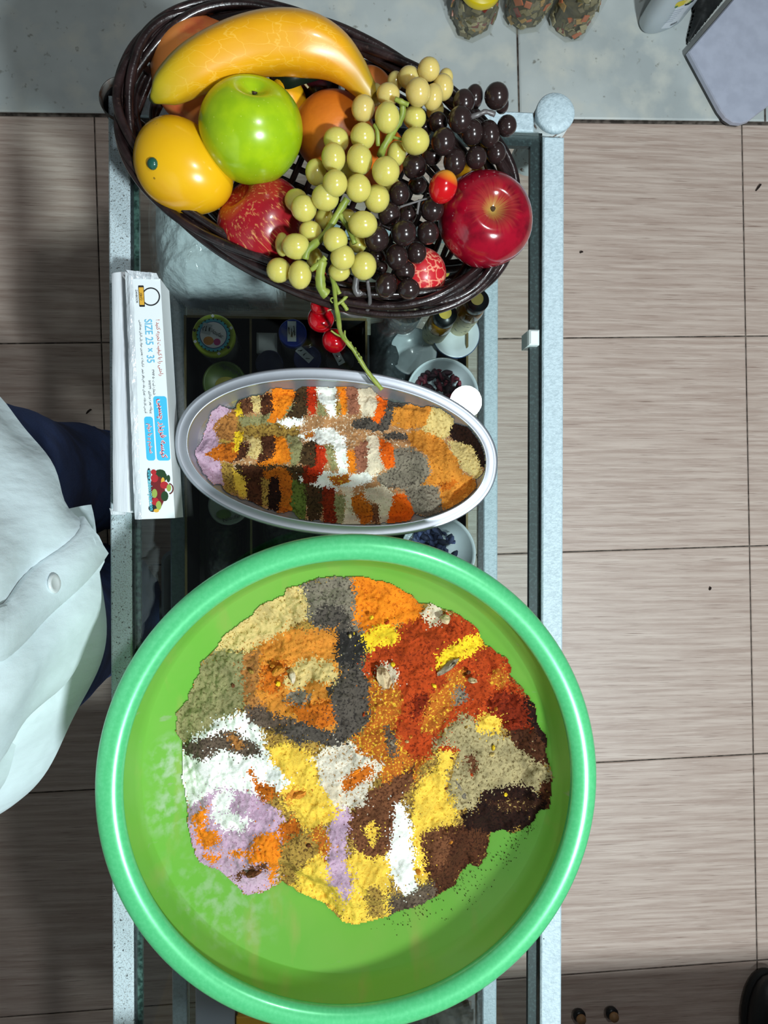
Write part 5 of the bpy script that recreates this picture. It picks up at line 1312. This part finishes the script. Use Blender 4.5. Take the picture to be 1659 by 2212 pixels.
for i in range(5):
    for j in range(3):
        x = cxx - 0.03 + j * 0.012; y = cyy - 0.045 + i * 0.022
        obj('slot', box(x - .0015, x + .0015, y - .006, y + .006, 0.0285, 0.0292), M('slot_dark', (60, 64, 66), 0.6) if (i, j) == (0, 0) else bpy.data.materials['slot_dark'], ub)
# boxes on the shelf behind the basin
def shelfbox(name, lab, x0, x1, y0, y1, z, col):
    a, b = P(x0, y1, z), P(x1, y0, z)
    t = thing(name, lab, 'box', ((a.x + b.x) / 2, (a.y + b.y) / 2, ZL))
    obj('body', box(a.x, b.x, a.y, b.y, ZL + .0005, z - .006, 0.001), M(name + '_card', col, 0.5), t)
    obj('lid', box(a.x - .001, b.x + .001, a.y - .001, b.y + .001, z - .0058, z, 0.0015), M(name + '_lid', tuple(min(255, q + 10) for q in col), 0.45), t)
shelfbox('lavender_box', 'lavender grey box on the shelf below the basin rim', 424, 505, 2120, 2290, 0.50, (160, 164, 180))
shelfbox('orange_box', 'orange box on the shelf just past the lavender box', 512, 600, 2195, 2300, 0.50, (232, 160, 40))
bgd = thing('plastic_bag', 'clear crinkled bag on the shelf right below the basin', 'bag', P(980, 2230, ZL))
obj('goods', heap('', '', '', [(930, 2160), (1020, 2160), (1020, 2300), (900, 2300)], ZL + .001, 0.50, None, seed=27, amp=0.02, edge=0.03), M('pale_goods', (130, 124, 116), 0.8, noises=[(90, (70, 66, 60), .4, .6)]), bgd)
obj('bag_film', heap('', '', '', [(890, 2140), (1028, 2140), (1028, 2310), (880, 2310)], ZL + .001, 0.54, None, seed=29, amp=0.05, edge=0.03), filmmat('bag_film5', (190, 198, 200), 0.25, 0.08), bgd, True)

# ------------------------------------------------------------------ things on the marble
m_jglass = filmmat('jar_glass', (200, 200, 180), 0.14, 0.03)
def pickle(px, py, lab, seed, lidcol, yaw, lidr=0.037, hgt=0.125):
    z0 = 0.0065; c = P(px, py - 6, z0)
    t = thing('pickle_jar', lab, 'jar', (c.x, c.y, z0))
    a = 0.047; pol = []
    for q in range(4):
        for s in (-1, 1):
            an = yaw + q * math.pi / 2 + s * 0.44; pol.append((1.05 * math.cos(an), 1.05 * math.sin(an)))
    nn = 8; rings = [(0.92, 0.0), (1, 0.006), (1, hgt * .72), (0.82, hgt * .9), (0.78, hgt)]
    v = [(c.x + p[0] * a * s, c.y + p[1] * a * s, z0 + z) for s, z in rings for p in pol]
    f = [(q * nn + i, q * nn + (i + 1) % nn, (q + 1) * nn + (i + 1) % nn, (q + 1) * nn + i) for q in range(len(rings) - 1) for i in range(nn)] + [tuple(range(nn - 1, -1, -1))]
    obj('glass', (v, f), m_jglass, t)
    v2 = [(c.x + p[0] * a * s * .8, c.y + p[1] * a * s * .8, z0 + 0.004 + z * .86) for s, z in rings for p in pol]
    obj('brine', (v2, f + [tuple(4 * nn + i for i in range(nn))]), bpy.data.materials.get('brine') or M('brine', (84, 74, 44), 0.4, noises=[(60, (50, 44, 24), .4, .6)]), t)
    rr = random.Random(seed)
    cols = [(128, 116, 70), (100, 92, 52), (178, 166, 124), (190, 98, 54), (82, 76, 48), (124, 52, 44), (176, 136, 66), (156, 146, 108), (114, 102, 72), (92, 86, 58), (136, 124, 84), (168, 158, 122)]
    mats = [bpy.data.materials.get('pickle_%d' % i) or M('pickle_%d' % i, cc, 0.35) for i, cc in enumerate(cols)]
    for kk in range(150):
        q = rr.random(); an = rr.uniform(0, 6.283); zz = rr.uniform(0.006, hgt * .86)
        if kk < 26: d = a * rr.uniform(0, .75); zz = hgt * .86
        else: d = a * 0.86 * (1 if zz < hgt * .7 else .78)
        dm = max(abs(math.cos(an - yaw)), abs(math.sin(an - yaw))); d = d if kk < 26 else d / max(dm, .78) * .92
        s = rr.uniform(.004, .009); nrm = Vector((math.cos(an), math.sin(an), .1)) if kk >= 26 else Vector((rr.uniform(-.3, .3), rr.uniform(-.3, .3), 1))
        bv_, bf = box(-s * rr.uniform(.8, 1.7), s * 1.2, -s * rr.uniform(.5, 1), s, -.0016, .0016, .0008)
        obj('pickle_piece', (bv_, bf), rr.choice(mats), t, False, (c.x + d * math.cos(an) * .93, c.y + d * math.sin(an) * .93, z0 + 0.004 + zz), axisq(nrm) @ zrot(rr.uniform(0, 6)))
    lc = M('lid_' + str(seed), lidcol, 0.35)
    obj('lid', lathe([(lidr * .98, hgt - .006), (lidr, hgt - .004), (lidr, hgt + .01), (lidr * .95, hgt + .013), (0, hgt + .0135)], 40, c.x, c.y, z0), lc, t, True)
pickle(1017, 50, 'jar of mixed pickles with a yellow lid, leftmost on the marble', 1, (232, 206, 20), math.radians(-62), 0.040, 0.100)
pickle(1130, 34, 'middle jar of mixed pickles with orange carrot slices at its base', 2, (232, 206, 20), math.radians(-80), 0.034)
pickle(1230, 50, 'jar of mixed pickles nearest the shampoo-like bottle on the marble', 3, (232, 206, 20), math.radians(-35), 0.034)
# white bottle with an oval label
c = P(1427, 42, 0.0065); yaw = math.radians(-66)
bt = thing('lotion_bottle', 'translucent white bottle with a flowery oval label standing on the marble', 'bottle', c)
cy_, sy_ = math.cos(yaw), math.sin(yaw)
v, nn = [], 40
rg = [(0.0, 0.9), (0.006, 1.0), (0.05, 1.03), (0.12, 1.0), (0.17, 0.9), (0.195, 0.6), (0.205, 0.36), (0.225, 0.36)]
for z, s in rg:
    for i in range(nn):
        a = 2 * math.pi * i / nn; x = 0.026 * s * math.copysign(abs(math.cos(a)) ** .8, math.cos(a)); y = 0.050 * s * math.copysign(abs(math.sin(a)) ** .8, math.sin(a))
        v.append((c.x + x * cy_ - y * sy_, c.y + x * sy_ + y * cy_, c.z + z))
f = [(q * nn + i, q * nn + (i + 1) % nn, (q + 1) * nn + (i + 1) % nn, (q + 1) * nn + i) for q in range(len(rg) - 1) for i in range(nn)] + [tuple(range(nn - 1, -1, -1)), tuple((len(rg) - 1) * nn + i for i in range(nn))]
obj('body', (v, f), M('milky_plastic', (196, 206, 212), 0.3, sss=0.2), bt, True)
obj('cap', lathe([(0.018, 0.2255), (0.018, 0.26), (0.0, 0.262)], 28, c.x, c.y, c.z), M('white_cap', (220, 224, 226), 0.35), bt, True)
def onbottle(s, h, off=0.0006):
    """point on the broad face: s across (-1..1 of half width), h height"""
    y = 0.050 * s; x = 0.026 * (1 - abs(s) ** 2.3) ** 0.62 * 1.02 + off
    return (c.x + x * cy_ - y * sy_, c.y + x * sy_ + y * cy_, c.z + h)
def bpatch(name, fn, mat, off, nu=18, nv=14):
    v, f = [], []
    for j in range(nv + 1):
        for i in range(nu + 1):
            s, h = fn(i / nu, j / nv); v.append(onbottle(s, h, off))
    for j in range(nv):
        for i in range(nu): f.append((j * (nu + 1) + i, j * (nu + 1) + i + 1, (j + 1) * (nu + 1) + i + 1, (j + 1) * (nu + 1) + i))
    return obj(name, (v, f), mat, bt, True)
def ov(cs, ch, ws, wh):
    return lambda u, w: (cs + ws * (2 * u - 1) * math.sqrt(max(0, 1 - (abs(2 * w - 1)) ** 2.6)), ch + wh * (2 * w - 1))
bpatch('label', ov(0.05, 0.062, 0.72, 0.050), M('bottle_paper', (226, 232, 240), 0.4), 0.0008)
for s, h, ws, wh, col in ((-.3, .098, .22, .010, (226, 206, 60)), (.0, .099, .16, .009, (240, 226, 150)), (.28, .1, .16, .008, (206, 170, 190)), (.5, .094, .12, .007, (216, 200, 60)), (-.42, .09, .06, .004, (90, 130, 60)), (.16, .090, .22, .0075, (26, 40, 34)), (.12, .093, .05, .004, (120, 160, 60))):
    bpatch('label_print', ov(s, h, ws, wh), M('flower_print', col, 0.45), 0.0014, 8, 6)
for kk in range(9): bpatch('label_bar', lambda u, w, kk=kk: (-.05 + kk * .035 + u * (.012 + .008 * (kk % 3)), .022 + w * .006), m_black, 0.0015, 1, 1)
for kk in range(6): bpatch('label_print', lambda u, w, kk=kk: (-.52 + kk * .015 + u * .45, .04 + kk * .0072 + w * .0015), M('fine_print', (176, 184, 196), 0.5) if kk == 0 else bpy.data.materials['fine_print'], 0.0015, 4, 1)
# lavender-white box and dark bag at the right
ztop = 0.032
pp = [(1488, 110), (1584, -2), (1680, -112), (1790, 110), (1668, 222), (1640, 243), (1620, 259), (1602, 265), (1584, 263), (1568, 252), (1556, 236)]
wb = thing('plastic_box', 'low lavender white plastic box with one rounded corner on the marble edge', 'box', P(1610, 100, 0.006))
wtop = [P(x, y, ztop) for x, y in pp]; wc_ = sum((Vector(p) for p in wtop), Vector()) / len(wtop)
nn = len(pp)
def scl(p, s): return (wc_.x + (p.x - wc_.x) * s, wc_.y + (p.y - wc_.y) * s)
v = [(*scl(p, .96), 0.0065) for p in wtop] + [(*scl(p, .985), ztop - .014) for p in wtop]
if sum(wtop[i].x * wtop[(i + 1) % nn].y - wtop[(i + 1) % nn].x * wtop[i].y for i in range(nn)) < 0: pass
f = [(i, nn + i, nn + (i + 1) % nn, (i + 1) % nn) for i in range(nn)] + [tuple(range(nn)), tuple(range(2 * nn - 1, nn - 1, -1))]
obj('body', (v, f), M('lid_shade_side', (50, 52, 56), 0.5), wb)  # near-black body draws the shade line beneath the pale lid
v = [(*scl(p, 1.0), ztop - .0135) for p in wtop] + [(*scl(p, 1.0), ztop - .003) for p in wtop] + [(*scl(p, .98), ztop) for p in wtop]
f = [(i, nn + i, nn + (i + 1) % nn, (i + 1) % nn) for i in range(nn)] + [(nn + i, 2 * nn + i, 2 * nn + (i + 1) % nn, nn + (i + 1) % nn) for i in range(nn)] + [tuple(range(nn)), tuple(range(3 * nn - 1, 2 * nn - 1, -1))]
obj('lid', (v, f), M('lavender_plastic', (196, 200, 218), 0.5, noises=[(30, (186, 190, 208), .4, .6)]), wb)
dv = heap('', '', '', [(1484, -20), (1494, 30), (1482, 80), (1480, 98), (1484, 100), (1572, -10), (1560, -60), (1510, -60)], 0.0065, 0.03, None, seed=33, amp=0.012, edge=0.02, n=50)
tag(obj('dark_bag', dv, M('black_bag', (26, 28, 28), 0.6, noises=[(30, (40, 42, 42), .4, .6)], bump=[(60, .4, .004)]), None, True), 'black bag slumped between the white bottle and the lavender box', 'bag')

# ------------------------------------------------------------------ floor bits
m_crumb = M('dried_bit', (40, 26, 20), 0.9)
for lab, px, py, L_, a in (('curled dark dried bit on the left floor nearest the bag box', 192, 890, 0.012, 0.6), ('small dark crumb between the other dried bits and the jeans', 172, 926, 0.008, 1.0), ('dark dried crumb on the left floor closest to the jeans', 140, 930, 0.010, 0.2), ('olive crumb on the right floor at the picture edge', 1638, 406, 0.016, 0.9), ('tiny dark crumb in the middle of the right floor', 1533, 1272, 0.006, 1.4), ('tiny crumb on the right floor beside the red apple', 1256, 546, 0.006, 0.2)):
    p = P(px, py, 0.0025); q = [(p.x + L_ * (t - .5) * math.cos(a) + .25 * L_ * math.sin(3 * t) * math.sin(a), p.y + L_ * (t - .5) * math.sin(a) + .3 * L_ * math.sin(3 * t), p.z + .001 * math.sin(3 * t)) for t in np.linspace(0, 1, 7)]
    tag(obj('dried_crumb', tube(q, [.001, .0018, .0022, .0018, .002, .0016, .0008], 6), m_crumb, None, True), lab, 'crumb', 'crumbs on the floor')
# unseen carton added to shade the left floor, and an added table
ca = thing('shade_carton', 'unseen brown carton added past the basin to shade the left floor', 'carton', (0.0, -0.77, GT + .002))
m_card = M('brown_card', (176, 140, 100), 0.8, noises=[(30, (160, 124, 86), .4, .6, (8, 1, 1))])
obj('body', box(-.19, .20, -1.06, -.58, GT + .0025, .985, .002), m_card, ca)
for y0, y1 in ((-1.06, -.822), (-.818, -.58)): obj('flap', box(-.19, .20, y0, y1, .9855, .989), m_card, ca)
obj('tape', box(-.03, .03, -1.06, -.58, .9892, .9896), M('packing_tape', (190, 160, 110), .25), ca)
wt = thing('shade_table', 'unseen wooden table added at the right to shade the lower floor', 'table', (1.3, -1.45, 0))  # added out of view so its shadow darkens the lower right floor
m_tw = M('table_wood', (120, 84, 56), .5, noises=[(8, (90, 60, 40), .4, .6, (1, 10, 1))])
obj('tabletop', box(.28, 2.3, -1.95, -.972, .72, .75, .003), m_tw, wt)
for x in (.45, 2.2):
    for y in (-1.85, -1.45): obj('leg', box(x - .025, x + .025, y - .025, y + .025, 0.0, .7195), m_tw, wt)
# bits
p = P(1652, 2160, 0.05)
sh = thing('shoe', 'black rounded shoe toe at the lower right picture corner', 'shoe', (p.x, p.y, 0.0))
shq = sphere(24, 14, lambda x, y, z: (p.x + .02 + x * .045, p.y - .06 + y * .10, .032 + max(z, -.6) * .038))
obj('upper', shq, M('black_leather', (18, 20, 22), 0.45, bump=[(200, .3, .001)]), sh, True)
obj('sole', lathe([(0, 0.011), (0.05, 0.011), (0.052, .018), (.05, .024), (0, .024)], 28, p.x + .02, p.y - .06, 0, 1, 2.05), M('rubber_sole', (12, 12, 12), 0.7), sh, True)
for lab, px, py in (('tan wooden knob on the shaded floor closest to the counter', 1256, 2203), ('tan wooden knob on the shaded floor right of the other knob', 1327, 2198)):
    p = P(px, py, .03)
    t = thing('wooden_knob', lab, 'knob', (p.x, p.y, .008))
    obj('base', lathe([(0, .0), (.012, 0), (.013, .008), (.007, .012), (0, .012)], 20, p.x, p.y, .011), m_blk, t, True)
    obj('top', lathe([(.005, .012), (.010, .016), (.009, .022), (0, .024)], 20, p.x, p.y, .011), M('tan_wood', (150, 112, 74), 0.5), t, True)

# ------------------------------------------------------------------ the person at the counter
def loft(rings, n=64, cap0=True, cap1=True):
    """rings: (cx, cy, z, ax, ay, wave amplitude, wave count, phase)"""
    v, f = [], []
    for (cx, cy, z, ax, ay, wa, wn, ph) in rings:
        for i in range(n):
            a = 2 * math.pi * i / n; s = 1 + wa * math.sin(wn * a + ph)
            v.append((cx + ax * s * math.cos(a), cy + ay * s * math.sin(a), z))
    for q in range(len(rings) - 1):
        for i in range(n):
            j = (i + 1) % n; f.append((q * n + i, q * n + j, (q + 1) * n + j, (q + 1) * n + i))
    if cap0: f.append(tuple(range(n - 1, -1, -1)))
    if cap1: f.append(tuple((len(rings) - 1) * n + i for i in range(n)))
    return v, f
PX, PY = -0.50, -0.10
m_skin = M('skin', (196, 150, 124), 0.55, sss=0.15, noises=[(30, (184, 136, 110), .4, .6)])
# one continuous body grown over a skeleton
sk = [((PX, PY, .92), .13), ((PX, PY, 1.10), .125), ((PX - .03, PY, 1.28), .12), ((PX - .06, PY, 1.40), .07), ((PX - .05, PY, 1.47), .05), ((PX - .03, PY, 1.56), .085), ((PX - .02, PY, 1.65), .08),
      ((PX + .02, PY + .10, .80), .095), ((PX + .05, PY + .12, .46), .06), ((PX + .02, PY + .13, .09), .042), ((PX + .12, PY + .15, .045), .032),
      ((PX + .02, PY - .10, .80), .095), ((PX + .06, PY - .14, .46), .06), ((PX + .03, PY - .15, .09), .042), ((PX + .13, PY - .17, .045), .032),
      ((PX - .05, PY + .19, 1.36), .055), ((PX + .02, PY + .27, 1.16), .042), ((PX + .24, PY + .20, 1.36), .032), ((PX + .31, PY + .18, 1.42), .030),
      ((PX - .05, PY - .19, 1.36), .055), ((PX + .02, PY - .27, 1.16), .042), ((PX + .24, PY - .20, 1.36), .032), ((PX + .31, PY - .18, 1.42), .030)]
ed = [(0, 1), (1, 2), (2, 3), (3, 4), (4, 5), (5, 6), (0, 7), (7, 8), (8, 9), (9, 10), (0, 11), (11, 12), (12, 13), (13, 14), (2, 15), (15, 16), (16, 17), (17, 18), (2, 19), (19, 20), (20, 21), (21, 22)]
for base, sgn in ((18, 1), (22, -1)):       # five fingers on each hand, curled round the phone it holds up
    bx_, by_, bz_ = sk[base][0]
    for q, (dy, ln) in enumerate(((-.030, .045), (-.012, .060), (.006, .064), (.022, .058), (.036, .045))):
        i0 = len(sk)
        sk.append(((bx_ + .030, by_ + sgn * dy, bz_ + .012 - .004 * q), .010)); sk.append(((bx_ + .030 + ln * .55, by_ + sgn * dy * 1.1, bz_ + .018), .009)); sk.append(((bx_ + .03 + ln * .85, by_ + sgn * dy * .9 - sgn * .006, bz_ + .034), .008))
        ed += [(base, i0), (i0, i0 + 1), (i0 + 1, i0 + 2)]
me = bpy.data.meshes.new('person'); me.from_pydata([s[0] for s in sk], ed, []); me.update()
tmp = bpy.data.objects.new('person', me); COL.objects.link(tmp)
md = tmp.modifiers.new('skin', 'SKIN'); md.use_smooth_shade = True
for i, s in enumerate(sk):
    sv = me.skin_vertices[0].data[i]; sv.radius = (s[1], s[1]); sv.use_root = (i == 0)
tmp.modifiers.new('sub', 'SUBSURF').levels = 2
tmp.modifiers['sub'].render_levels = 2
dg = bpy.context.evaluated_depsgraph_get(); bm_ = bpy.data.meshes.new_from_object(tmp.evaluated_get(dg)); bpy.data.objects.remove(tmp)
bm_.materials.clear(); bm_.materials.append(m_skin)
person = tag(place('person', bm_), 'person in a white button shirt and navy jeans standing against the counter', 'person')
# hair
hv = sphere(28, 16, lambda x, y, z: (PX - .035 + x * .098 - .01, PY + y * .096, 1.615 + z * .115))
hv = (hv[0], [q for q in hv[1] if sum(hv[0][i][2] for i in q) / len(q) > 1.60 or sum(hv[0][i][0] for i in q) / len(q) < PX - .05])
obj('hair', hv, M('dark_hair', (34, 26, 22), 0.6), person, True)
# jeans: hips and two legs
def leg(side):
    s = side
    if s > 0: C = [(-.47, .00, .86, .15, .15), (-.455, .02, .70, .125, .12), (-.45, .03, .50, .105, .105), (-.45, .035, .30, .095, .095), (-.45, .04, .10, .098, .10), (-.45, .04, .035, .10, .102)]
    else: C = [(-.47, -.18, .86, .15, .15), (-.43, -.19, .70, .135, .125), (-.415, -.195, .50, .122, .118), (-.425, -.20, .30, .112, .112), (-.43, -.205, .10, .115, .118), (-.43, -.205, .035, .118, .122)]
    out = []
    for i in range(len(C) - 1):
        for t in np.linspace(0, 1, 9)[:-1]:
            q = [C[i][w] * (1 - t) + C[i + 1][w] * t for w in range(5)]; zf = q[2]
            out.append((*q, .022 * (1 + .5 * math.sin(zf * 60)), 3, zf * 26))
    out.append((*C[-1], .03, 17, 1)); return loft(out, 56, True, False)
jn = obj('jeans', loft([(-.49, -.10, z, .185 + .01 * math.sin(z * 40), .225, .01, 4, z * 20) for z in np.linspace(.72, 1.0, 12)], 56), m_denim, person, True)
for s in (1, -1): obj('jean_leg', leg(s), m_denim, person, True)
for s, (x, y) in ((1, (-.45, .04)), (-1, (-.43, -.205))):
    sv = sphere(24, 14, lambda a, b, c_: (x + .03 + a * .13 * (1 if a > 0 else .85), y + b * .045 * (1 - .15 * a), .036 + max(c_, -.62) * .04))
    obj('shoe', sv, M('dark_shoe', (22, 22, 24), 0.5), person, True)
# shirt: bulging front, flared hem, an under layer, placket and button
SHC = (-.50, -.10)
def srad(a, z):
    """shirt radius at angle a (0 = towards the counter) and height z"""
    t = np.clip((z - .80) / .55, 0, 1)
    ax = .283 - .055 * t - .03 * t * t; ay = .275 - .03 * t
    r = 1 / math.sqrt((math.cos(a) / ax) ** 2 + (math.sin(a) / ay) ** 2)
    fold = 0.007 * math.sin(9 * a + 3 * z * 6) * max(0, 1 - (z - .8) * 3.2) + .004 * math.sin(17 * a + z * 31) + .003 * math.sin(5 * a - z * 44)
    tip = .022 * math.exp(-((a - .235) / .10) ** 2) * max(0, 1 - (z - .80) / .09)
    cut = .024 * min(1, max(0, (-.02 - a) / .35)) * max(0, 1 - (z - .8) / .25) if a > -2.4 else .024
    return r + fold + tip - cut
def hemz(a):
    return .80 + .02 * math.sin(a * 2.0 + .4) * math.sin(a) + (.010 if a < .14 else 0)
def shirt_layer(zlo, zhi, dr, nz=40, na=220, hem=True):
    v, f = [], []
    for k3 in range(nz + 1):
        t = k3 / nz
        for i in range(na):
            a = -math.pi + 2 * math.pi * i / na
            z0 = hemz(a) if hem else zlo
            z = z0 + (zhi - z0) * t
            r = srad(a, z) + dr
            v.append((SHC[0] + r * math.cos(a), SHC[1] + r * math.sin(a), z))
    for k3 in range(nz):
        for i in range(na):
            j = (i + 1) % na; f.append((k3 * na + i, k3 * na + j, (k3 + 1) * na + j, (k3 + 1) * na + i))
    return v, f, na, nz
v, f, na, nz = shirt_layer(.8, 1.34, 0)
top0 = len(v) - na
for t, z, rr_ in ((.8, 1.385, .9), (.55, 1.42, .7), (.34, 1.445, .42)):
    base = v[top0:top0 + na]
    s0 = len(v)
    for (x, y, _) in base: v.append((SHC[0] - .04 + (x - SHC[0]) * t, SHC[1] + (y - SHC[1]) * t, z))
    for i in range(na):
        j = (i + 1) % na; f.append((s0 - na + i, s0 - na + j, s0 + j, s0 + i))
obj('shirt', (v, f), m_shirt, person, True)
v, f = [], []; na2, nz2 = 90, 14
for k3 in range(nz2 + 1):
    z = .745 + .115 * k3 / nz2
    for i in range(na2 + 1):
        a = -2.2 + 2.55 * i / na2
        r = 1 / math.sqrt((math.cos(a) / .277) ** 2 + (math.sin(a) / .277) ** 2) + .004 * math.sin(11 * a + z * 30) - .055 * (k3 / nz2) ** 1.5
        v.append((SHC[0] + r * math.cos(a), SHC[1] + r * math.sin(a), z))
for k3 in range(nz2):
    for i in range(na2): f.append((k3 * (na2 + 1) + i, k3 * (na2 + 1) + i + 1, (k3 + 1) * (na2 + 1) + i + 1, (k3 + 1) * (na2 + 1) + i))
obj('shirt_under_flap', (v, f), m_shirt, person, True)
for sg in (1, -1):     # sleeves to the elbow
    q = smooth_path([(PX - .05, PY + sg * .17, 1.37), (PX - .03, PY + sg * .235, 1.28), (PX + .02, PY + sg * .27, 1.16), (PX + .10, PY + sg * .245, 1.22)], 6)
    obj('sleeve', tube([tuple(p) for p in q], [.085 - .03 * i / (len(q) - 1) for i in range(len(q))], 18), m_shirt, person, True)
# placket strip running up the front
v, f = [], []
nz = 60
for k3 in range(nz + 1):
    z = .803 + (1.34 - .803) * k3 / nz
    aoff = .235 - .30 * min(1, (z - .803) / .16) ** .8 * .75
    for q, da in enumerate((-.085, -.08, .08, .086)):
        a = aoff + da * (.26 / srad(aoff, z)) * .95
        r = srad(a, z) + (.0045 if q in (1, 2) else .0005)
        v.append((SHC[0] + r * math.cos(a), SHC[1] + r * math.sin(a), z))
for k3 in range(nz):
    for q in range(3): f.append((k3 * 4 + q, k3 * 4 + q + 1, k3 * 4 + 5 + q, k3 * 4 + 4 + q))
obj('placket', (v, f), m_shirt, person, True)
m_btn = M('pearl_button', (206, 212, 212), 0.25, coat=.4)
for z in (.88, 1.02, 1.16):
    aoff = .235 - .30 * min(1, (z - .803) / .16) ** .8 * .75; r = srad(aoff, z) + .0080
    n_ = Vector((math.cos(aoff), math.sin(aoff), .25)).normalized()
    b_ = obj('button', lathe([(0, -.001), (.0080, -.001), (.0085, .0006), (.007, .002), (.0048, .0010), (0, .0010)], 20), m_btn, None, True, (SHC[0] + r * math.cos(aoff), SHC[1] + r * math.sin(aoff), z), axisq(n_))
    attach(b_, person)
